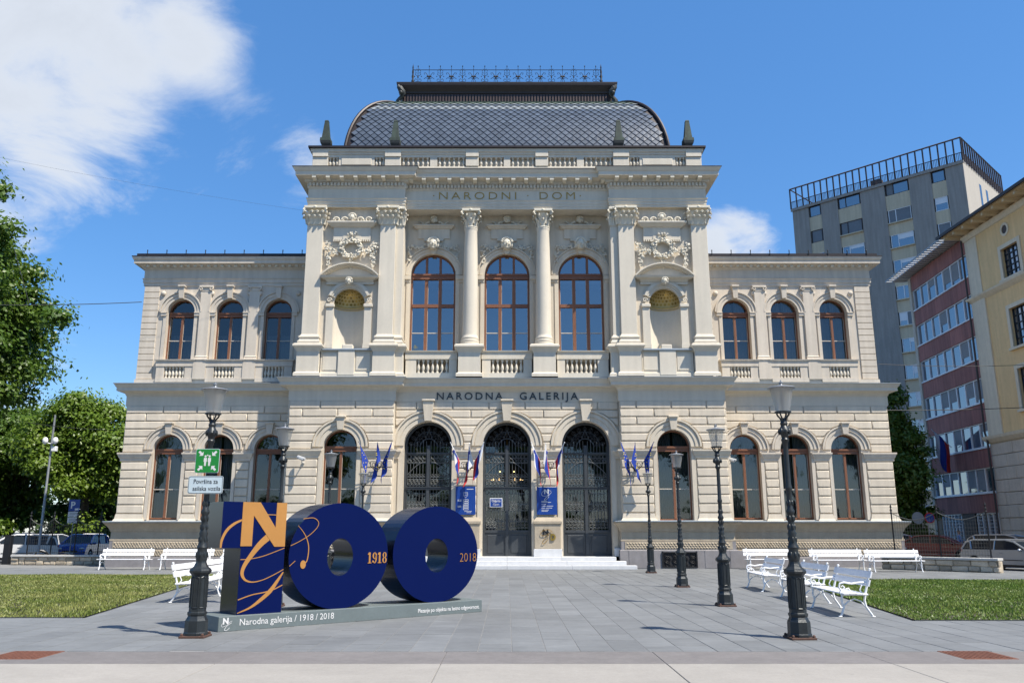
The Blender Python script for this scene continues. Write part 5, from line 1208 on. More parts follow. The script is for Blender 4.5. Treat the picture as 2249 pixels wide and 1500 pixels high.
# slanting rows face the aisle
G1='white benches facing the aisle'; G2='white benches along the gallery wall'
AX=-PI/2-.07
bench(6.98,18.15,AX,'white slatted bench facing the aisle, corner nearest the street pavement',G1)
bench(7.30,21.25,AX,'white bench in the middle of the three slanting beside the lawn',G1)
bench(7.52,25.1,AX,'white bench facing the aisle, closest of its row to the basement grille',G1)
bench(-7.72,21.5,PI/2+.07,'white bench just behind the lamp with signs, its back to the lawn',G1)
bench(-7.98,24.1,PI/2+.07,'white bench facing the aisle, partly behind the blue digit one',G1)
for x,y,lab in ((11.75,38.0,'white bench against the wall, first from the basement grille'),(14.35,37.0,'white bench along the gallery wing, middle of the three by the lawn'),(16.35,36.0,'white bench next to the low rubble wall with the silver wagon behind')):
    bench(x,y,0,lab,G2)
for x,y,lab in ((-17.0,38.0,'white bench at the gallery corner on the parking side'),(-14.3,38.0,'white bench along the gallery wall, second from the parking corner'),(-11.6,38.0,'white bench along the gallery wall, mostly hidden behind the blue digit one')):
    bench(x,y,0,lab,G2)
# ================================================================== things on the facade
def wave_cloth(name,top,dirx,drop,wid,stripes,seed,parent,horiz=True):
    """hanging cloth: hoist along the pole from top downwards; stripes = list of materials across the width"""
    rr=random.Random(seed); nx,nz=12,14; m=MB(); ph=rr.uniform(0,6)
    def P(i,j):
        u=i/nx; v=j/nz; fold=.05*math.sin(u*9+ph+v*1.5)*(.3+v); x=wid*(u-.1)*(.45+.25*v)*dirx; 
        return (top[0]+x+.02*math.sin(v*5+ph),top[1]-.05+fold,top[2]-drop*v-abs(u)*.10*drop)
    for i in range(nx):
        m.mi=min(len(stripes)-1,int(i/nx*len(stripes)))
        for j in range(nz): m.face([P(i,j),P(i+1,j),P(i+1,j+1),P(i,j+1)])
    return m.build(name,stripes,parent,smooth=True)
def flag_set(cx,y,z,kind,labs,seed,side):
    br=empty('flag_bracket',(cx,y,z),label=labs[0],cat='flag bracket',world=True)
    m=MB(); m.cbox(cx-.06,cx+.06,y-.02,y+.06,z-.22,z+.25,.01); m.build('wall_plate','black_metal',br)
    m=MB()
    for e in (-1,0,1):
        m.tube([(cx,y,z-.1),(cx+e*.12,y-.16,z-.12),(cx+e*.26,y-.26,z+.02),(cx+e*.27,y-.30,z+.20)],.022,6)
        m.tube([(cx+e*.12+.09*math.cos(t*PI/5),y-.14,z+.08+.09*math.sin(t*PI/5)) for t in range(10)],.014,5,True)
    m.tube([(cx-.26,y-.26,z+.22),(cx+.26,y-.26,z+.22)],.016,5); m.ball((cx,y-.16,z-.2),(.03,.03,.07),6,4); m.build('scroll_arm','black_metal',br,smooth=True)
    for k,e in enumerate((-1,0,1)):
        tip=(cx+(e*.78 if e else -.10*side),y-.74,z+1.10+(0 if e else -.04)); bx=(cx+e*.22,y-.25,z-.02)
        f=empty('flag',bx,label=labs[1+k],cat='flag',group=labs[4],world=True)
        m=MB(); m.tube([bx,tip],.016,6); m.ball(tip,.025,6,4); m.build('flagpole','white_enamel' if kind=='sl' else 'grey_metal',f)
        t=.90; top=tuple(bx[q]+(tip[q]-bx[q])*t for q in range(3))
        nx,nz=14,16; m=MB(); rr=random.Random(seed*7+k); ph=rr.uniform(0,6); W,D=.80,1.12
        hoist0=Vector(tip); hoist1=Vector(bx)+(Vector(tip)-Vector(bx))*.22
        def P(i,j):
            u=i/nx; v=j/nz; h=hoist0.lerp(hoist1,u); d=D*v; fold=.07*math.sin(u*9+ph+v*1.5)*(.25+v)
            sp=(.34 if e==0 else .16)*(u-.5)*v*(1 if side>0 else -1)
            q=Vector((h.x-e*.20*v*(1-u)+fold*.7+sp,h.y+fold*1.2-.03-.06*v,h.z-d*(.80+.20*u)*(1.0-.06*math.sin(u*5+ph))))
            return q
        mats=['flag_white','flag_blue','flag_red'] if kind=='sl' else ['eu_blue']
        for i in range(nx):
            for j in range(nz):
                m.mi=0 if kind!='sl' else min(2,int((i/nx)*3)); m.face([P(i,j),P(i+1,j),P(i+1,j+1),P(i,j+1)])
        cl=m.build('cloth',mats,f,smooth=True)
        s=MB()
        if kind=='eu':
            for a in range(12):
                u=.5+.26*math.cos(a*PI/6); v=.42+.26*math.sin(a*PI/6); c=P(u*nx,v*nz); s.ball((c.x,c.y-.012,c.z),(.028,.008,.028),5,3)
            s.build('star','star_yellow',cl,kind='stuff')
        else:
            c=P(.28*nx,.2*nz); s.ball((c.x,c.y-.015,c.z),(.07,.01,.09),8,5); s.build('crest','flag_blue',cl)
GF='flags on the brackets beside the doors'
flag_set(-6.12,YS-.09,4.62,'eu',['scrolled iron flag bracket with dark blue flags next to the wall camera side window','blue flag on the parking side of the bracket by the bay window','blue flag in the middle of the bracket by the bay window','blue flag leaning to the door from the bracket by the bay window',GF],1,-1)
flag_set(-1.87,YM-.09,4.62,'sl',['iron flag bracket above the blue floor plan panel','white blue red flag leaning over the door nearest the sculpture','white blue red flag in the middle above the floor plan panel','white blue red flag leaning to the middle door above the floor plan panel',GF],2,-1)
flag_set(1.92,YM-.09,4.62,'sl',['iron flag bracket above the blue panel with the white N logo','white blue red flag leaning to the middle door above the logo panel','white blue red flag in the middle above the logo panel','white blue red flag leaning to the outer door above the logo panel',GF],3,1)
flag_set(6.05,YS-.09,4.62,'eu',['scrolled iron flag bracket behind the lamp nearest the steps','blue flag leaning to the door from the bracket behind the lamp by the steps','blue flag in the middle of the bracket behind the lamp by the steps','blue flag leaning to the bay window behind the lamp by the steps',GF],4,1)
def panel_sign(name,x0,x1,z0,z1,y,label,cat='sign'):
    o=empty(name,((x0+x1)/2,y,z0),label=label,cat=cat,world=True); m=MB(); m.cbox(x0,x1,y-.05,y,z0,z1,.006); p=m.build('panel','sign_blue',o); return o
yb=YM-.10
o=panel_sign('floor_plan_panel',-2.42,-1.48,2.42,3.72,yb,'blue panel with white floor plan drawing beside the middle door')
yf=yb-.054
m=MB()
def wire(mb,P,w=.012,y=yf):
    for (a,b),(c,d) in zip(P,P[1:]):
        t=Vector((c-a,d-b)); 
        if t.length<1e-6: continue
        n=Vector((-t.y,t.x)).normalized()*w/2; mb.face([(a+n.x,y,b+n.y),(a-n.x,y,b-n.y),(c-n.x,y,d-n.y),(c+n.x,y,d+n.y)])
wire(m,[(-2.05,3.45),(-1.85,3.45),(-1.85,3.30),(-1.95,3.2),(-2.05,3.3),(-2.05,3.45)]); wire(m,[(-2.02,3.4),(-1.88,3.4),(-1.88,3.32),(-2.02,3.32)])
for k in range(5): wire(m,[(-2.05,2.65+k*.1),(-1.82,2.65+k*.1),(-1.82,2.72+k*.1),(-2.05,2.72+k*.1),(-2.05,2.65+k*.1)],.02)
for z in (3.6,): wire(m,[(-1.90,z),(-1.58,z)],.03)
for z in (3.10,3.05,2.82,2.77): wire(m,[(-2.32,z),(-2.14,z)],.025)
wire(m,[(-2.0,2.58),(-1.65,2.58)],.02); wire(m,[(-1.9,2.52),(-1.68,2.52)],.02); m.build('plan_drawing','white_print',o)
o=panel_sign('logo_panel',1.40,2.36,2.42,3.70,yb,'blue panel with white N logo and small print between two doors')
text('logo','N',.30,(1.86,yf,3.38),'white_print',o,ext=.002,offset=.012)
stroke('logo_stroke',[(2.08,3.50),(1.9,3.56),(1.68,3.48),(1.64,3.32),(1.8,3.28),(2.0,3.36),(2.1,3.46)],[.014]*7,o,y=yf,mt='white_print'); stroke('logo_stroke',[(2.0,3.34),(1.85,3.22),(1.75,3.1),(1.86,3.12),(1.98,3.26)],[.018]*5,o,y=yf-.001,mt='white_print')
m=MB()
for z,w_ in ((3.04,.28),(2.99,.45),(2.90,.22),(2.82,.55),(2.73,.5),(2.64,.34),(2.58,.3)): wire(m,[(1.62,z),(1.62+w_,z)],.022)
m.build('small_print','white_print',o)
o=empty('open_sign',(-.52,40.07,2.78),label='small blue and white open sign hanging on the middle door grille',cat='sign',world=True)
m=MB(); m.cbox(-.82,-.22,40.05,40.07,2.78,3.20,.005); m.build('panel','white_enamel',o); m=MB(); m.box(-.79,-.25,40.044,40.049,2.81,3.17); m.build('blue_field','sign_blue',o)
text('lettering','Odprto',.16,(-.52,40.04,3.02),'white_print',o,width=.42,ext=.002,offset=.003); text('lettering','Open',.13,(-.52,40.04,2.87),'white_print',o,ext=.002)
# gilt monogram on the pedestal
o=empty('gilt_monogram',(1.87,YM-.23,1.1),label='black N and gilt D monogram fixed to the tan door pedestal',cat='emblem',world=True); ym=YM-.24
text('letter','N',.36,(1.80,ym,1.50),'black_metal',o,ext=.02,offset=.012); 
m=MB(); m.ring(2.11,1.40,.07,.155,ym-.03,ym+.01,-PI/2-.2,PI/2+.2,18); m.box(2.02,2.09,ym-.03,ym+.01,1.25,1.55); m.build('letter','gold_leaf',o)
m=MB(); m.tube([tuple((q[0],ym-.02,q[1])) for q in smoothpts([(2.12,1.62),(1.95,1.74),(1.7,1.70),(1.56,1.56),(1.66,1.46),(1.9,1.52),(2.08,1.66)],6)],.010,5)
m.tube([tuple((q[0],ym-.02,q[1])) for q in smoothpts([(1.95,1.48),(1.8,1.36),(1.66,1.2),(1.64,1.1),(1.76,1.14),(1.92,1.34)],6)],.012,5); m.build('flourish','gilt',o)
for x,y,lab,s in ((-9.6,YS-.1,'white security camera on the rusticated bay between window and corner',1),(10.62,YS+.5,'white security camera at the corner between bay and wing with lamp in front',1)):
    o=empty('security_camera',(x,y,4.9),label=lab,cat='camera',world=True); m=MB(); m.tube([(x,y+.02,4.80),(x,y-.22,4.80),(x,y-.30,4.92)],.025,6); m.lathe([(.07,-.02),(.07,.02)],10,(x,y,4.8)); m.build('arm','camera_white',o)
    m=MB(); v=Vector((.62,-.45,-.22)).normalized(); c=Vector((x-.05,y-.32,4.98)); m.tube([c-v*.22,c-v*.2,c+v*.24,c+v*.25],[.06,.075,.075,.05],8); m.tube([c-v*.2+Vector((0,0,.05)),c+v*.32+Vector((0,0,.05))],.06,6); m.build('camera_body','camera_white',o,smooth=True)
# chandelier seen through the middle door
o=empty('chandelier',(0,41.6,3.9),label='chandelier of small warm bulbs inside behind the middle door',cat='chandelier',world=True)
m=MB(); m.tube([(0,41.6,4.3),(0,41.6,8.2)],.02,5); m.tube([(.75*math.cos(t*PI/10),41.6+.35*math.sin(t*PI/10),4.1) for t in range(20)],.02,5,True)
for t in range(5): a=t*2*PI/5; m.tube([(0,41.6,4.4),(.75*math.cos(a),41.6+.35*math.sin(a),4.1)],.015,5)
m.build('ring','gilt',o)
for t in range(12):
    a=t*PI/6; m=MB(); m.ball((.78*math.cos(a),41.6+.35*math.sin(a),4.17),.035,6,5); m.build('bulb','bulb_warm',o)
for t in range(2): m=MB(); m.ball((-.35+.7*t,41.5,4.55),.035,6,5); m.build('bulb','bulb_warm',o)
# ================================================================== trees
def make_tree(name,seed,h,rx,rz,zc,trunk_r,nclump,nleaf,leaf,mt,label=None,loc=(0,0,0),clump_r=1.2,lean=0.,group=None,gap=.0):
    rx*=1.16; rz*=1.14; rg=np.random.RandomState(seed); root=empty(name,loc,label=label,cat='tree',group=group)
    # lobes fill an uneven ellipsoid, each lobe carries overlapping clumps
    nl=max(9,nclump//8); d=rg.normal(size=(nl,3)); d/=np.linalg.norm(d,axis=1)[:,None]; lr=rg.uniform(.30,.46,nl)
    LC=d*(rg.uniform(.25,.70,nl))[:,None]; LC[0]=0; LC[1]=(0,0,.45); LC[2]=(0,0,-.35)
    k=rg.randint(0,nl,nclump); q=rg.normal(size=(nclump,3)); q/=np.linalg.norm(q,axis=1)[:,None]
    C=(LC[k]+q*(lr[k]*rg.uniform(.45,1.0,nclump))[:,None])*np.array([rx,rx,rz])+np.array([0,0,zc]); C=C[C[:,2]>zc-rz*.98]
    m=MB(); top=zc+rz*.45; m.tube([(0,0,-.05),(.05,.02,h*.12),(.1*lean,.05,h*.3),(.25*lean,0,h*.5),(.2,0.1,top)],[trunk_r*1.35,trunk_r,trunk_r*.85,trunk_r*.6,trunk_r*.15],10)
    sel=C[rg.permutation(len(C))[:26]]
    for c in sel:
        z0=rg.uniform(.25,.55)*h; z0=min(z0,c[2]-.2) if c[2]>h*.3 else h*.28
        b=np.array([.1,0,z0]); q=b+(c-b)*.5+np.array([0,0,.12*h*.3]); m.tube([tuple(b),tuple(q),tuple(c)],[trunk_r*.34,trunk_r*.2,trunk_r*.05],6)
    m.build('trunk','bark',root,smooth=True)
    k=rg.randint(0,len(C),nleaf); cr=clump_r*rg.uniform(.5,1.15,len(C))
    o=rg.normal(size=(nleaf,3))*.50; o[:,2]*=.60
    P=C[k]+o*cr[k][:,None]
    n=o+rg.normal(size=(nleaf,3))*.55+np.array([0,0,.65]); n/=np.linalg.norm(n,axis=1)[:,None]
    t=np.cross(n,rg.normal(size=(nleaf,3))); t/=np.linalg.norm(t,axis=1)[:,None]+1e-9; b=np.cross(n,t)
    s=leaf*rg.uniform(.6,1.3,nleaf)[:,None]; a1,a2=t*s,b*s*.6
    v=np.stack([P-a1,P+a2-n*s*.15,P+a1,P-a2-n*s*.15],1)
    tint=np.clip(rg.normal(.5,.16,nleaf)+(rg.rand(len(C))[k]-.5)*.55,0,1)
    np_mesh('crown',v.reshape(-1,3),nleaf,4,tint,mt,root); return root
GT='trees on the parking side'
make_tree('broadleaf_tree',3,24,7.6,9.5,13.6,.45,400,180000,.14,'leaf','tall broadleaf tree rising above the parking side, cut by the frame edge',(-32.2,44.5,0),1.4)
make_tree('broadleaf_tree',8,12.6,4.0,5.0,7.0,.30,130,72000,.135,'leaf_fresh','bright green rounded tree directly beside the gallery corner',(-29.6,59,0),1.3)
make_tree('broadleaf_tree',12,12,4.8,5.4,6.2,.28,80,36000,.16,'leaf','mid green tree behind the floodlight pole and white cars',(-36.5,62,0),1.4)
make_tree('broadleaf_tree',15,10,4.8,5.0,5.2,.26,80,22000,.22,'leaf_dark','low dark tree behind the parked blue cars',(-31.5,68,0),1.5)
make_tree('broadleaf_tree',19,11,5.0,4.9,6.0,.26,80,20000,.24,'leaf_dark','dark shaded tree behind the white hatchback on parking',(-42.5,66,0),1.6)
make_tree('broadleaf_tree',23,13.2,2.5,6.0,6.6,.26,120,56000,.135,'leaf','dark leafy tree standing between the gallery and red panelled office block',(29.3,63,0),1.05)
make_tree('broadleaf_tree',27,9.5,4.0,4.2,5.2,.24,60,15000,.24,'leaf_dark','low tree behind the cars beside the gallery corner towards the tower',(27.0,78,0),1.4)
for i,(x,y,s,lab) in enumerate(((-47,80,1.15,'far tree in the row closing the parking lot, broad crown'),(-37,84,1.0,'far tree in the row closing the parking lot, narrow crown'),(-30,86,1.05,'far tree in the row closing the parking lot, next to the gallery'),(-57,78,1.2,'far tree at the end of the row beyond the parking lot'))):
    make_tree('broadleaf_tree',40+i,11*s,5.6*s,5.2*s,5.2*s,.25,60,13000,.27,'leaf_dark',lab,(x,y,0),1.7)
for i,(x,y,h) in enumerate(((-27.4,61.5,3.4),(-35.5,54.5,3.6),(-31.5,61,3.8),(-40,60,4.2),(-46,62,4.4))):
    make_tree('shrub',60+i,h,2.3,h*.5,h*.46,.07,40,9000,.13,'leaf_fresh' if i<2 else 'leaf_dark',('light green shrub behind the dark blue car near the gallery','bushy light shrub behind the white hatchback','round shrub under the bright green tree behind the small white car','broad shrub under the mid green tree behind the parking','large shrub at the far end of the parking lot')[i],(x,y,0),.7)
bt=make_tree('broadleaf_tree',33,24,5.5,8.5,15,.4,90,16000,.34,'leaf','unseen tree opposite the gallery, put there for the window reflections',(-13.5,-17,0),1.9,group='unseen trees for the window reflections')
for x,y,rz,sc in ((12.5,-16,1.3,1),(24,-24,2.2,1),(-25,-26,.7,1),(2,-40,.3,.95),(-40,-38,1.9,1),(40,-36,2.9,1),(-13,-44,.9,.9),(18,-46,2.4,.9),(-8,-34,.2,.42),(6,-35,1.2,.40),(17,-33,2.0,.42),(-20,-34,2.8,.42),(29,-33,.5,.42),(-32,-33,1.6,.42),(-55,-40,.4,1),(56,-42,1.4,1)):  # added unseen copies darken window reflections; sunken small ones fill below the crowns
    o=copy_tree(bt); o.location=(x,y,-3.0*(sc<.5)); o.rotation_euler[2]=rz; o.scale=(sc*(2.2 if sc<.5 else 1),sc*(2.2 if sc<.5 else 1),sc)

# ================================================================== buildings on the right
# --- grey tower, turned 45 degrees
TW_=empty('tower_block',(36.9,100.35,0),rz=math.atan2(-.714,.7),label='tall grey apartment tower with tan window strips and roof railing',cat='building')
strips=[(2.12,3.75),(5.87,8.72),(11.60,14.40),(16.83,18.40)]; WID=20.3; TOP=42.2
m=MB(); xs=[0]+[v for s in strips for v in s]+[WID]
for a,b in zip(xs[::2],xs[1::2]): m.box(a,b,-.0,.4,0,TOP)
m.box(0,.3,.4,15,0,TOP); m.box(0,WID,14.7,15,0,TOP); m.box(0,WID,0.02,15,TOP,TOP+.12); m.build('wall','tower_grey',TW_)
m=MB(); m.box(WID-.3,WID+.012,.004,15,0,TOP-.01); m.build('side_wall','tower_white',TW_)
sills=[40.5,37.05,33.95,30.85,27.72,24.6,21.5,18.4,15.3,12.2,9.1,6.0,2.9]
rt=random.Random(9)
for ci,(a,b) in enumerate(strips):
    prev=TOP
    for k,z in enumerate(sills):
        zt=z+1.60 if k else min(z+1.60,TOP-.1)
        m=MB(); m.box(a+.003,b-.003,.10,.3,zt,prev); m.build('spandrel','tower_tan',TW_); prev=z
        if k and b-a>2: m=MB(); m.cbox(a+.01,b-.01,-.12,.12,z-.14,z,.01); m.build('window_sill','tower_tan',TW_)
        w_=.07; top_dark=(k==0) or (k==1 and ci<2)
        m=MB(); x0,x1=a+.12,b-.12
        for p,q in ((x0,x0+w_),(x1-w_,x1)): m.box(p,q,.12,.22,z,zt)
        for p,q in ((z,z+w_),(zt-w_,zt)): m.box(x0+w_,x1-w_,.12,.22,p,q)
        mid=x0+(x1-x0)*(.33 if ci in (1,2) else .5)
        if b-a>2: m.box(mid-w_*.6,mid+w_*.6,.11,.22,z+w_,zt-w_)
        fr='rail_brown' if top_dark else 'pvc_white'
        wn=m.build('window',fr,TW_)
        for p,q in ((x0+w_,mid-w_*.6),(mid+w_*.6,x1-w_)) if b-a>2 else ((x0+w_,x1-w_),):
            m=MB(); dark=rt.random(); m.face([(p,.18,z+w_),(q,.18,z+w_),(q,.18,zt-w_),(p,.18,zt-w_)]); m.build('pane','blind' if (k==1 and ci<2) or dark<.12 else 'tower_glass',wn)
            if dark>.6 and not top_dark: m=MB(); hh=(zt-z)*rt.uniform(.2,.6); m.box(p,q,.165,.175,zt-w_-hh,zt-w_); m.build('blind','pvc_white',wn)
    m=MB(); m.box(a,b,.10,.3,0,prev); m.build('spandrel','tower_tan',TW_)
m=MB(); m.box(-.15,WID+.15,-.15,.0,TOP-.32,TOP+.02); m.build('parapet','tower_grey',TW_)
rl=MB(); rl.tube([(-.1,-.1,TOP+2.75),(WID+.1,-.1,TOP+2.75)],.10,4); rl.tube([(WID+.1,-.1,TOP+2.75),(WID+.1,14.8,TOP+2.75)],.10,4); rl.tube([(-.1,-.1,TOP+2.75),(-.1,14.8,TOP+2.75)],.10,4)
rl.tube([(-.1,-.1,TOP+.95),(WID+.1,-.1,TOP+.95)],.05,4); rl.tube([(WID+.1,-.1,TOP+.95),(WID+.1,14.8,TOP+.95)],.05,4); ra=rl.build('roof_railing','rail_brown',TW_)
for i in range(26): x=-.1+i*(WID+.2)/25; m=MB(); m.box(x-.07,x+.07,-.17,-.03,TOP,TOP+2.75); m.build('railing_post','rail_brown',ra)
for i in range(18): y=.5+i*14.3/17; m=MB(); m.box(WID+.03,WID+.17,y-.07,y+.07,TOP,TOP+2.75); m.build('railing_post','rail_brown',ra)
m=MB()
for i in range(125): x=i*WID/124; m.box(x-.025,x+.025,-.12,-.08,TOP,TOP+.95)
for i in range(90): y=i*14.8/89; m.box(WID+.08,WID+.12,y-.025,y+.025,TOP,TOP+.95)
m.build('railing_bars','rail_brown',ra,kind='stuff')
m=MB(); m.box(8.5,14.5,5,10,TOP,TOP+2.2); m.build('penthouse','tower_tan',TW_); m=MB(); m.box(8.4,9.6,4.6,5.6,TOP,TOP+2.7); m.build('chimney','rail_brown',TW_)
for y in (5.2,7.6):
    m=MB(); m.box(WID,WID+.03,y,y+.75,TOP-4.4,TOP-1.2); m.build('window','tower_glass',TW_)

# --- red panelled office block
RB=empty('office_block',(35.8,68,0),rz=math.atan2(-.997,-.075),label='red brown panelled office block with long white window bands',cat='building')
x0,x1=-3.0,9.6; bands=[(20.62,22.42),(17.42,19.22),(14.22,16.02),(11.0,12.8),(7.72,9.52),(4.45,6.25)]
m=MB(); m.box(x0,x1,.45,.8,0,23.6); m.box(x0,x0+.3,.8,12,0,23.6); m.box(x1-.3,x1,.8,12,0,23.6); m.box(x0,x1,11.7,12,0,23.6); m.box(x0,x1,.45,12,23.6,23.8); m.build('wall','travertine',RB)
m=MB(); m.box(x0-.02,x0+.42,-.10,.46,0,23.6); m.build('corner_pier','travertine',RB)
prev=23.7
for z0,z1 in bands+[(.5,3.0)]:
    n=6
    for i in range(n):
        a=x0+.45+(x1-x0-.45)*i/n; b=x0+.45+(x1-x0-.45)*(i+1)/n; m=MB(); m.tint=rt.random(); m.cbox(a+.006,b-.006,-.02,.44,z1+.004,prev-.004,.01); m.build('facade_panel','red_panel',RB)
    prev=z0
m=MB(); m.box(x0,x1,.0,.44,0,.5); m.build('base_course','granite',RB)
for bi,(z0,z1) in enumerate(bands):
    fa,fb=x0+.5,x1-.5; n=8; m=MB(); fw=.075
    m.box(fa,fb,.06,.2,z0,z0+fw); m.box(fa,fb,.06,.2,z1-fw,z1); m.box(fa-.02,fb+.02,-.10,.1,z0-.10,z0)
    for i in range(n+1): x=fa+(fb-fa)*i/n; m.box(x-fw*.75,x+fw*.75,.055,.19,z0+fw,z1-fw)
    wb=m.build('window_band','pvc_white',RB)
    for i in range(n):
        a=fa+(fb-fa)*i/n+fw*.75; b=fa+(fb-fa)*(i+1)/n-fw*.75
        m=MB(); m.face([(a,.15,z0+fw),(b,.15,z0+fw),(b,.15,z1-fw),(a,.15,z1-fw)]); m.build('pane','tower_glass',wb)
        if rt.random()<(.2 if bi<3 else .55): m=MB(); hh=(z1-z0-2*fw)*rt.uniform(.3,.95); m.box(a+.03,b-.03,.13,.14,z1-fw-hh,z1-fw); m.build('blind','curtain_pale',wb)
for a,b in ((x0+1.2,x0+4.6),(x0+7.2,x1-.6)):
    m=MB(); n=6; m.box(a,b,.05,.2,.5,.58); m.box(a,b,.05,.2,2.92,3.0)
    for i in range(n+1): x=a+(b-a)*i/n; m.box(x-.05,x+.05,.045,.2,.58,2.92)
    for i in range(9): m.box(a,b,.09,.12,.7+i*.25,.73+i*.25)
    wn=m.build('ground_window','pvc_white',RB); m=MB(); m.face([(a,.16,.5),(b,.16,.5),(b,.16,3.0),(a,.16,3.0)]); m.build('pane','tower_glass',wn)
m=MB(); m.box(x0+4.9,x0+6.9,.04,.3,.0,3.0); m.build('entrance','rail_brown',RB)
ro=MB(); ro.box(x0-1.4,x1,-.9,12,23.86,24.0); ro.build('roof','grey_metal',RB)
for i in range(26):
    x=x0-1.3+i*(x1-x0+1.2)/25; m=MB(); m.box(x-.10,x+.10,-1.5,.3,23.80,23.86); m.build('roof_slat','pvc_white',RB)
m=MB(); m.box(x0-1.4,x1,-1.52,-1.44,23.87,23.96); m.build('roof_edge','grey_metal',RB)
fl=empty('wall_flag',(34.9,66.3,6.9),label='white blue red flag hanging from the red office block wall',cat='flag',world=True)
m=MB(); fx0=35.55; m.tube([(fx0,66.3,8.2),(33.9,65.9,9.6)],.03,6); m.build('flagpole','white_enamel',fl)
m=MB()
for i in range(9):
    for j in range(12):
        def P(i,j): u,v=i/9,j/12; return (35.3-1.3*u+.06*math.sin(v*5),66.2-.4*u+.10*math.sin(u*9+v*3),8.45+1.05*u-2.6*v*(.85+.15*math.sin(u*4)))
        m.mi=min(2,int(i/3)); m.face([P(i,j),P(i+1,j),P(i+1,j+1),P(i,j+1)])
m.build('cloth',['flag_red','flag_blue','flag_white'],fl,smooth=True)

# --- yellow house with deep eaves
YH=empty('yellow_house',(34.0,58.2,0),rz=-PI/2,label='yellow stucco house with deep timber eaves and dark barred windows',cat='building')
yl=26; 
def wall_rect(mb,x0,x1,z0,z1,y,ops,depth):
    xs=sorted({x0,x1}|{v for o in ops for v in o[:2]}); zs=sorted({z0,z1}|{v for o in ops for v in o[2:4]})
    for a,b in zip(xs,xs[1:]):
        for c,d in zip(zs,zs[1:]):
            if any(o[0]<=a and b<=o[1] and o[2]<=c and d<=o[3] for o in ops): continue
            mb.face([(a,y,c),(b,y,c),(b,y,d),(a,y,d)])
    for a,b,c,d in ops:
        mb.face([(a,y,c),(b,y,c),(b,y+depth,c),(a,y+depth,c)]); mb.face([(a,y,d),(a,y+depth,d),(b,y+depth,d),(b,y,d)]); mb.face([(a,y,c),(a,y+depth,c),(a,y+depth,d),(a,y,d)]); mb.face([(b,y,c),(b,y,d),(b,y+depth,d),(b,y+depth,c)])
rowsY=[(18.45,20.5),(13.7,16.3),(9.55,12.2)]; colsY=[(4.2,6.1),(9.0,10.9),(13.8,15.7),(18.6,20.5)]
ops=[(a,b,c,d) for a,b in colsY for c,d in rowsY]
m=MB(); wall_rect(m,0,yl,8.2,23.1,0,ops,.35); m.box(.0,.3,.02,14,8.2,23.1); m.box(0,yl,.40,.7,0,23.1); m.build('wall','yellow_plaster',YH)
m=MB(); m.box(.02,1.7,-.10,.0,8.2,18.0); m.box(.02,1.5,-.06,0,18.3,22.5); m.build('corner_strip','yellow_trim',YH)
m=MB(); m.sweep([(0,12),(0,0),(yl,0)],[(0,17.75),(.12,17.85),(.30,18.05),(.34,18.18),(0,18.25)]); m.build('string_course','yellow_trim',YH)
m=MB(); m.sweep([(0,12),(0,0),(yl,0)],[(0,7.6),(.15,7.7),(.35,7.95),(.40,8.15),(0,8.22)]); m.build('string_course','yellow_trim',YH)
rz_=random.Random(2)
for r in range(9):
    z=.0+r*.85; x=.0
    while x<yl:
        ln=rz_.uniform(1.0,1.9); m=MB(); m.tint=rz_.random(); m.cbox(x+.012,min(x+ln,yl)-.012,-.10+rz_.uniform(-.02,.02),.42,z+.012,min(z+.85,7.6)-.012,.03); m.build('stone_block','travertine',YH); x+=ln
for a,b,c,d in ops:
    m=MB(); t=.28; m.box(a-t,a,-.09,.02,c-.05,d+t); m.box(b,b+t,-.09,.02,c-.05,d+t); m.box(a,b,-.088,.02,d,d+t); m.cbox(a-t-.1,b+t+.1,-.2,.02,c-.22,c-.05,.015); m.build('window_surround','yellow_trim',YH)
    m=MB(); n=4; k=5
    for i in range(n+1): x=a+(b-a)*i/n; m.box(max(a,x-.05),min(b,x+.05),.16,.26,c,d)
    for i in range(k+1): z=c+(d-c)*i/k; m.box(a,b,.17,.25,max(c,z-.04),min(d,z+.04))
    wn=m.build('window','black_metal',YH); m=MB(); m.face([(a,.22,c),(b,.22,c),(b,.22,d),(a,.22,d)]); m.build('pane','tower_glass',wn)
for x in (4.9,9.7):
    m=MB(); m.ring(x,21.75,.30,.46,-.06,.02,0,2*PI,24); rv=m.build('round_vent','yellow_trim',YH); m=MB(); m.prism([(x+.3*math.cos(k*PI/12),21.75+.3*math.sin(k*PI/12)) for k in range(24)],-.006,-.003); m.build('vent_opening','rail_brown',rv)
m=MB(); m.box(-1.0,yl,-1.15,.4,23.2,23.3); m.build('eave_board','eave_wood',YH)
for i in range(22):
    x=-.6+i*1.25; m=MB(); m.box(x-.11,x+.11,-1.15,.1,22.95,23.2); m.build('rafter','eave_wood',YH)
m=MB(); m.sweep([(0,12),(0,0),(yl,0)],[(0,22.5),(.1,22.55),(.18,22.8),(.18,22.95)]); m.build('eave_moulding','yellow_trim',YH)
m=MB(); v=[(-1.25,-1.35,23.28),(yl,-1.35,23.28),(yl,7,27.2),(3,7,27.2),(-1.25,14,23.28)]; m.face(v[:4]); m.face([v[0],v[3],v[4]]); m.box(-1.3,yl,-1.42,-1.30,23.2,23.4); m.build('roof','roof_dark',YH)
m=MB(); m.tube([(-.12,-.2,22.7),(-.12,-.25,8.4),(.15,-.3,7.9),(.15,-.3,0)],.07,8); m.build('drainpipe','rail_brown',YH)

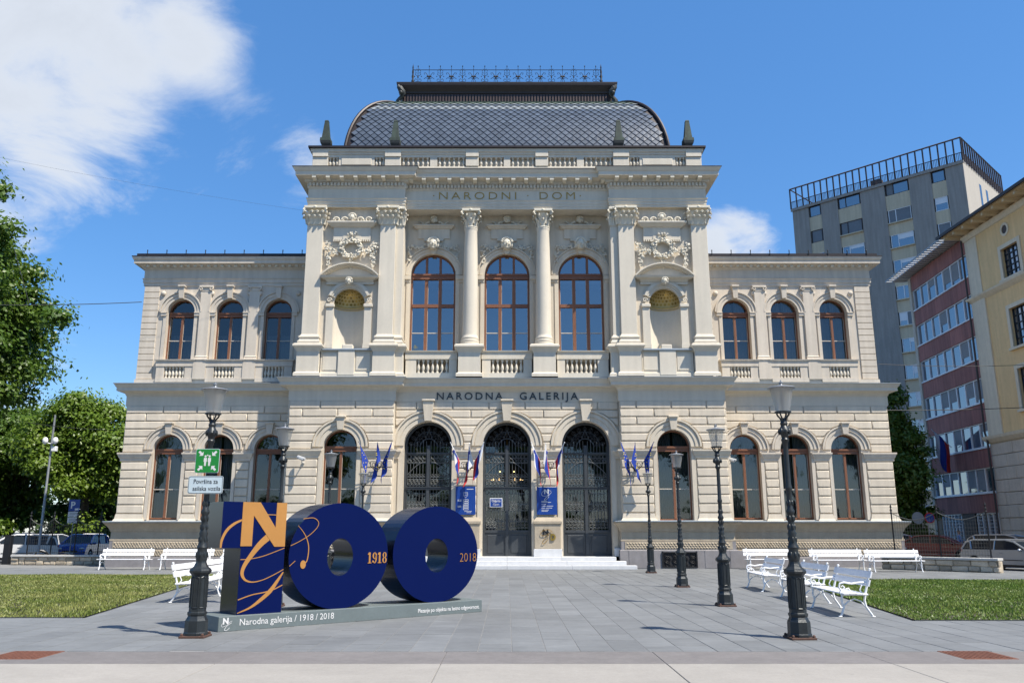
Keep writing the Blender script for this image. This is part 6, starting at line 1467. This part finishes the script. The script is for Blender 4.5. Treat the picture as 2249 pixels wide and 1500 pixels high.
# ================================================================== cars
def make_car(name,paint,style,label,loc,heading):
    """x forward, y left; style sets length, height and roof line"""
    S={'hatch':(4.0,1.72,1.50,.95,[(-1.95,.92),(-1.80,1.30),(-1.45,1.48),(.10,1.50),(.55,1.40),(1.15,1.00)]),'wagon':(4.6,1.78,1.47,.95,[(-2.22,.98),(-2.02,1.34),(-1.6,1.46),(.1,1.47),(.55,1.38),(1.25,1.0)]),
       'small':(2.7,1.56,1.52,.95,[(-1.32,.98),(-1.25,1.35),(-.9,1.5),(.1,1.52),(.4,1.42),(.85,1.02)]),'sedan':(4.4,1.76,1.44,.95,[(-1.75,1.02),(-1.1,1.38),(-.7,1.44),(.1,1.44),(.55,1.35),(1.2,.98)])}[style]
    Ln,W,H,belt,roof=S; r=empty(name,loc,rz=heading,label=label,cat='car'); h=Ln/2; wb=h-.78 if style!='small' else h-.45; wr=.31
    hood=roof[-1][0]
    prof=[(-h,.35),(-h-.03,.55),(-h+.0,.80),(roof[0][0],roof[0][1])]+[(hood,roof[-1][1])]+[((hood+h)/2+.1,.93),(h-.15,.80),(h+.03,.58),(h,.32)]
    low=[]
    for cx in (wb,-wb):
        low+=[(cx+.40*math.cos(a),.30+.40*math.sin(a)) for a in [k*PI/8 for k in range(9)] if .30+.40*math.sin(a)>=.29]
    polyb=prof+[(x,max(z,.22)) for x,z in low]
    m=MB(); n=len(polyb)
    secs=[(-1.0,.93),(-.985,1.0),(-.5,1.0),(.5,1.0),(.985,1.0),(1.0,.93)]
    def bw(z): return W/2*(1-.05*max(0,(z-.75)/.3)-.03*max(0,(.45-z)/.2))
    v=[]; ys=[-1,-.93,.93,1]
    for yi in ys:
        for x,z in polyb:
            e=1 if abs(yi)<1 else .985; v.append((x*e,yi*bw(z),z if abs(yi)==1 else z+(.02 if z>.6 else 0)))
    fs=[]
    for s in range(3):
        for i in range(n): j=(i+1)%n; fs.append((s*n+i,s*n+j,(s+1)*n+j,(s+1)*n+i))
    fs+=[tuple(range(n-1,-1,-1)),tuple(3*n+i for i in range(n))]; m.idx(v,fs); body=m.build('body',paint,r,smooth=True)
    # cabin: pillars + roof in paint, glass inset
    m=MB(); K=len(roof)
    def cw(z): return W/2*(.94-.20*(z-.95)/.55)
    rp_=[(x,s*cw(z),z) for s in (-1,1) for x,z in roof]
    m.idx(rp_,[(i,i+1,K+i+1,K+i) for i in range(1,K-2)]); 
    for s in (0,1):
        A=rp_[s*K:(s+1)*K]; sg_=-1 if s==0 else 1
        def ins(p): return (p[0],p[1]+sg_*.012,p[2])
        def bar(p,q,w_=.045): m.tube([ins(p),ins(q)],w_,6)
        bar(A[0],A[1]); bar(A[1],A[2]); bar(A[K-1],A[K-2]); bar(A[K-2],A[K-3])
        for i in range(2,K-3): bar(A[i],A[i+1],.05)
        mid=(roof[0][0]+roof[-1][0])/2+.05; bar((mid,sg_*cw(belt+.02),belt),(mid,sg_*cw(H-.02),H-.02),.035)
        if style!='small': m.tube([ins((roof[0][0]+.55,sg_*cw(1),1.0)),ins((roof[0][0]+.42,sg_*cw(1.4),1.42))],.05,6)
    m.build('roof_and_pillars',paint,r,smooth=True)
    m=MB()
    for s in (0,1):
        A=rp_[s*K:(s+1)*K]; m.face(A if s else A[::-1])
    m.build('side_windows','car_glass',r)
    m=MB(); m.face([rp_[K-2],rp_[K-1],rp_[2*K-1],rp_[2*K-2]]); m.face([rp_[K-3],rp_[K-2],rp_[2*K-2],rp_[2*K-3]]); m.build('windscreen','car_glass',r)
    m=MB(); m.face([rp_[0],rp_[1],rp_[K+1],rp_[K]]); m.build('rear_window','car_glass',r)
    wm_=MB(); wm_.lathe([(.17,-.085),(wr-.02,-.095),(wr,-.07),(wr,.07),(wr-.02,.095),(.17,.085)],20); 
    for sx in (1,-1):
        for sy in (1,-1):
            wh=MB(); wh.v=[(x,z,y) for x,y,z in wm_.v]; wh.f=list(wm_.f); wh.m=list(wm_.m); wh.t=list(wm_.t); o=wh.build('wheel','tyre',r,smooth=True); o.location=(sx*wb,sy*(W/2-.09),wr)
            ri=MB(); 
            for k in range(5): a=k*2*PI/5; ri.tube([(0,sy*.08,0),(.19*math.cos(a),sy*.075,.19*math.sin(a))],.03,5)
            ri.tube([(.2*math.cos(t*PI/8),sy*.08,.2*math.sin(t*PI/8)) for t in range(16)],.022,5,True); ri.ball((0,sy*.08,0),.05,8,5); ri.build('rim','rim',o)
    for sy in (1,-1):
        m=MB(); m.ball((h-.12,sy*(W/2-.24),.70),(.16,.17,.085),10,6); m.build('headlight','lamp_clear',r,smooth=True)
        m=MB(); m.ball((-h+.04,sy*(W/2-.17),.86),(.07,.12,.14),8,6); m.build('tail_light','lamp_red',r,smooth=True)
        m=MB(); m.ball((roof[-1][0]-.25,sy*(W/2+.06),1.0),(.07,.11,.075),8,6); m.build('mirror',paint,r,smooth=True)
        for z in (.52,): m=MB(); m.tube([(-wb+.45,sy*(W/2+.005),z),(wb-.45,sy*(W/2+.005),z)],.02,5); m.build('side_trim','car_trim',r)
        m=MB(); m.tube([(.0,sy*(W/2+.012),.84),(-.16,sy*(W/2+.012),.84)],.016,5); m.build('door_handle',paint,r)
    m=MB(); m.box(h-.03,h+.035,-.42,.42,.50,.62); m.box(h-.05,h+.03,-.5,.5,.34,.42); m.build('front_grille','car_trim',r)
    m=MB(); m.box(h+.03,h+.042,-.26,.26,.43,.53); m.box(-h-.052,-h-.03,-.26,.26,.60,.71); m.build('number_plate','white_print',r)
    m=MB(); m.box(-h-.03,h+.0,-W/2+.12,W/2-.12,.18,.30); m.build('underbody','car_trim',r)
    return r
def hd(x,y): return math.atan2(y,x)
make_car('parked_car','car_white','hatch','white hatchback parked behind the black parking post',(-27.4,47.6,-.03),hd(-.85,-.53))
make_car('parked_car','car_white','hatch','white hatchback seen from behind, beside the small white car',(-27.9,52.0,-.03),hd(.15,1))
make_car('parked_car','car_white','small','very small white car parked between hatchback and bright blue car',(-28.2,57.0,-.03),hd(-.9,-.35))
make_car('parked_car','car_blue','hatch','bright blue hatchback facing the square behind the fence',(-25.5,51.3,-.03),hd(.1,-1))
make_car('parked_car','car_navy','hatch','dark blue car parked at the gallery corner behind the fence',(-25.6,57.0,-.03),hd(.1,-1))
make_car('parked_car','car_silver','wagon','silver station wagon parked beyond the low stone wall end',(22.6,37.9,-.03),hd(.34,-.94)).scale=(.95,.95,.90)
make_car('parked_car','car_red','sedan','dark red car behind the low stone wall',(25.6,50.6,-.03),hd(.80,-.6))
make_car('parked_car','car_navy','wagon','dark car half hidden by the gallery corner',(23.6,53.2,-.03),hd(.35,-.93))
make_car('parked_car','car_silver','hatch','light car behind the dark red car',(26.4,57.5,-.03),hd(.6,-.8))
make_car('parked_car','car_silver','hatch','light car roof showing beyond the silver station wagon',(27.4,46.4,-.03),hd(.6,-.8))

# ================================================================== person by the red car
def person(loc,rz,label):
    r=empty('person',loc,rz=rz,label=label,cat='person')
    V=[(0,0,.95),(0,.0,1.15),(0,-.01,1.38),(0,0,1.50),(0,-.02,1.58),(0,-.03,1.68),
       (.20,0,1.40),(.26,-.10,1.14),(.20,-.32,1.04),(.18,-.40,1.05),(-.20,0,1.40),(-.27,-.06,1.13),(-.24,-.26,1.0),(-.22,-.34,1.0),
       (.10,0,.90),(.11,-.03,.50),(.11,.02,.09),(.12,-.13,.04),(-.10,0,.90),(-.12,.03,.50),(-.12,.06,.09),(-.13,-.08,.04)]
    E_=[(0,1),(1,2),(2,3),(3,4),(4,5),(2,6),(6,7),(7,8),(8,9),(2,10),(10,11),(11,12),(12,13),(0,14),(14,15),(15,16),(16,17),(0,18),(18,19),(19,20),(20,21)]
    Rd=[(.16,.12),(.15,.11),(.17,.12),(.06,.06),(.085,.10),(.075,.095)]+[(.065,.065),(.05,.05),(.038,.038),(.042,.025)]*2+[(.10,.10),(.07,.07),(.05,.05),(.045,.03)]*2
    me=bpy.data.meshes.new('body'); me.from_pydata(V,E_,[]); o=bpy.data.objects.new('body',me); COL.objects.link(o)
    sk=o.modifiers.new('s','SKIN'); 
    for i,q in enumerate(me.skin_vertices[0].data): q.radius=Rd[i]; q.use_root=(i==0)
    sb=o.modifiers.new('b','SUBSURF'); sb.levels=2; sb.render_levels=2
    dg=bpy.context.evaluated_depsgraph_get(); dg.update(); m2=bpy.data.meshes.new_from_object(o.evaluated_get(dg)); bpy.data.objects.remove(o)
    for k in ('skin','shirt_blue','trousers'): m2.materials.append(MATS[k])
    for p in m2.polygons:
        c=p.center; p.use_smooth=True
        p.material_index=2 if c.z<.98 and abs(c.x)<.24 and not (c.y<-.15 and c.z>.5) else (1 if .96<c.z<1.47 and c.y>-.16 else 0)
    link('body',m2,r)
    m=MB(); m.ball((0,0.0,1.70),(.088,.105,.09),10,7); m.build('hair','hair',r,smooth=True)
    m=MB(); m.ball((0,-.125,1.64),(.014,.025,.022),6,5); 
    for e in (-1,1): m.ball((e*.088,-.02,1.64),(.014,.025,.035),6,5)
    m.build('nose_and_ears','skin',r,smooth=True)
    for s,base in ((1,(.18,-.40,1.05)),(-1,(-.22,-.34,1.0))):
        m=MB()
        for k in range(4): x=base[0]+s*(-.03+.02*k); m.tube([(x,base[1],base[2]),(x,base[1]-.06,base[2]-.005),(x,base[1]-.09,base[2]-.035)],[.010,.009,.007],6)
        m.tube([(base[0]-s*.03,base[1]+.02,base[2]),(base[0]-s*.06,base[1]-.02,base[2]-.01),(base[0]-s*.06,base[1]-.05,base[2]-.02)],[.011,.010,.008],6); m.build('fingers','skin',r,smooth=True)
    return r
person((29.6,55.6,-.03),1.2,'person in a light blue shirt walking behind the dark red car')

# ================================================================== low walls and fences
def low_wall(name,p0,p1,h,label,seed):
    a=Vector(p0); b=Vector(p1); d=b-a; L_=d.length; r=empty(name,(a.x,a.y,0),rz=math.atan2(d.y,d.x),label=label,cat='wall'); rr=random.Random(seed)
    m=MB(); m.box(.02,L_-.02,.03,.40,-.03,h-.10); m.build('core','rough_stone',r)
    rows=2
    for k in range(rows):
        x=0
        while x<L_-.05:
            ln=rr.uniform(.3,.75); x1=min(x+ln,L_); z0=k*(h-.1)/rows; z1=(k+1)*(h-.1)/rows; m=MB(); m.tint=rr.random(); pr=rr.uniform(.02,.07)
            m.cbox(x+.012,x1-.012,-pr,.2,z0+.012,z1-.012,.035); 
            m.v=[(q[0]+rr.uniform(-.012,.012),q[1]+rr.uniform(-.015,.015),q[2]+rr.uniform(-.012,.012)) for q in m.v]; m.build('stone',"rough_stone",r); x=x1
    x=0
    while x<L_-.01:
        x1=min(x+1.4,L_); m=MB(); m.cbox(x+.003,x1-.003,-.10,.5,h-.10,h,.012); m.build('coping_stone','coping',r); x=x1
    return r
low_wall('low_stone_wall',(-25.2,43.4),(-19.35,43.0),.50,'low stone wall with pale coping between the parking and gallery corner',3)
low_wall('low_stone_wall',(16.9,38.55),(20.1,34.9),.58,'low rubble wall with pale coping beside the silver station wagon',4)
def fence(p0,p1,z0,h,n,label,seed):
    a=Vector(p0); b=Vector(p1); d=b-a; L_=d.length; r=empty('iron_fence',(a.x,a.y,z0),rz=math.atan2(d.y,d.x),label=label,cat='fence')
    for i in range(n+1):
        x=L_*i/n; m=MB(); m.lathe([(.05,0),(.035,.08),(.03,h-.1),(.06,h-.06),(.03,h),(.055,h+.08),(.02,h+.16),(.05,h+.22),(.0,h+.36)],8,(x,.2,0)); m.build('fence_post','black_metal',r,smooth=True)
        if i<n:
            m=MB(); m.tube([(x+L_/n*t/10,.2,h-.05-.32*math.sin(t*PI/10)) for t in range(11)],.018,5); m.build('top_rail','mesh_grey',r)
            m=MB(); m.tube([(x,.2,.12),(x+L_/n,.2,.12)],.012,4)
            k=int(L_/n/.11)
            for j in range(1,k): xx=x+L_/n*j/k; m.tube([(xx,.2,.05),(xx,.2,h-.05-.32*math.sin(j/k*PI))],.006,3)
            for j in range(1,10): m.tube([(x,.2,.12+j*.16),(x+L_/n,.2,.12+j*.16)],.004,3)
            m.build('mesh_panel','mesh_grey',r)
fence((-24.6,43.45),(-19.6,43.1),.49,1.85,4,'dark iron fence with sagging top rails on the parking wall',1)
fence((17.3,38.2),(19.9,35.2),.57,1.95,2,'dark iron fence with sagging top rail on the rubble wall by the silver wagon',2)
# floodlight pole, parking sign, black post, round signs
o=empty('floodlight_pole',(-25.4,46.2,-.03),label='grey pole with two white floodlights rising behind the fence',cat='light pole')
m=MB(); m.lathe([(.10,0),(.10,.3),(.07,.35),(.055,8.05)],10); m.build('pole','grey_metal',o,smooth=True)
for e in (-1,1): m=MB(); m.tube([(0,0,6.45),(e*.28,-.1,6.5)],.03,6); m.ball((e*.28,-.18,6.6),(.16,.13,.2),10,7); m.build('floodlight','white_enamel',o,smooth=True)
m=MB(); m.cbox(.08,.34,-.16,.08,6.02,6.3,.02); m.build('control_box','white_enamel',o)
o=empty('parking_sign',(-23.75,46.3,-.03),label='blue parking sign with white P above white plates on a pole',cat='sign')
m=MB(); m.lathe([(.035,0),(.035,3.35)],8); m.build('pole','grey_metal',o)
m=MB(); m.cbox(-.30,.30,-.07,-.045,2.77,3.40,.006); m.build('panel','sign_blue',o); text('lettering','P',.50,(-.08,-.074,2.93),'white_print',o,ext=.002,offset=.012)
m=MB(); m.box(.05,.25,-.076,-.071,2.82,2.92); m.build('car_symbol','white_print',o)
for z0,z1 in ((2.45,2.74),(2.13,2.42)):
    m=MB(); m.cbox(-.30,.30,-.068,-.045,z0,z1,.005); p=m.build('plate','white_print',o); m=MB()
    for k in range(3): m.box(-.22,.02+.07*k,-.072,-.0685,z0+.05+k*.08,z0+.075+k*.08); m.box(.12,.24,-.072,-.0685,z0+.05+k*.08,z0+.075+k*.08)
    m.build('small_print','letter_dark',p)
o=empty('parking_post',(-25.9,44.2,-.03),label='black square post in front of the white hatchback',cat='post')
m=MB(); m.cbox(-.17,.17,-.14,.14,0,1.5,.02); m.build('body','black_metal',o); m=MB(); m.cbox(-.10,.10,-.15,-.138,1.05,1.35,.004); m.build('display','car_glass',o)
o=empty('round_road_sign',(25.9,52.0,-.03),label='pole with grey round sign back and blue round sign by the gallery corner',cat='sign')
m=MB(); m.lathe([(.03,0),(.03,2.9)],8); m.tube([(-.6,0,2.45),(0,0,2.45)],.025,6); m.build('pole','grey_metal',o)
def disc(x,z,r,m_,y,name): q=MB(); q.prism([(x+r*math.cos(k*PI/14),z+r*math.sin(k*PI/14)) for k in range(28)],y-.012,y); return q.build(name,m_,o)
disc(-.62,2.5,.36,'grey_metal',-.03,'sign_back'); disc(.1,2.5,.32,'flag_red',-.03,'sign_rim'); disc(.1,2.5,.26,'sign_blue',-.043,'sign_face')
# hanging street lamp and overhead wires
def wire_obj(p0,p1,sag,r,label):
    a,b=Vector(p0),Vector(p1); m=MB(); pts=[]
    for k in range(25): t=k/24; q=a.lerp(b,t); q.z-=sag*4*t*(1-t); pts.append(tuple(q))
    m.tube(pts,r,5); return tag(m.build('overhead_wire','wire'),label,'wire','overhead wires')
wire_obj((-30,36,20.2),(-10.1,39.3,17.45),.25,.004,'overhead wire from the tall tree to the gallery pilaster capital')
wire_obj((-31,38,12.4),(-18.8,41.0,13.15),.2,.02,'overhead wire from the tall tree to the gallery wing quoins')
wire_obj((-24.3,38.7,15.2),(-23.6,39.4,12.55),0,.015,'short steep wire between tree crown and horizontal overhead wire')
wire_obj((18.8,41.0,9.9),(34.0,46.5,11.3),.25,.014,'overhead wire from gallery wing to yellow house with hanging lamp')
wire_obj((19.0,41.0,7.55),(33.9,47.5,8.9),.12,.02,'lower overhead wire from gallery wing to yellow house')
wire_obj((-27,45.2,7.6),(-18.9,41.2,6.6),.15,.014,'overhead wire from floodlight pole to gallery corner')
o=empty('hanging_lamp',(30.2,45.1,10.75),label='dark dish shaped street lamp hanging on the overhead wire',cat='street lamp')
m=MB(); m.lathe([(.42,-.05),(.44,-.02),(.36,.12),(.16,.24),(.07,.30),(.07,.38),(0,.40)],18); m.build('shade','cast_iron',o,smooth=True); m=MB(); m.ball((0,0,-.04),(.18,.18,.1),10,6); m.build('diffuser','lamp_clear',o,smooth=True)
# dark boundary wall at the back of the side street
m=MB(); m.box(22,34,70,70.4,0,2.6); m.box(21.9,34.1,69.95,70.45,2.6,2.72); tag(m.build('boundary_wall','granite'),'grey boundary wall across the end of the side street','wall')
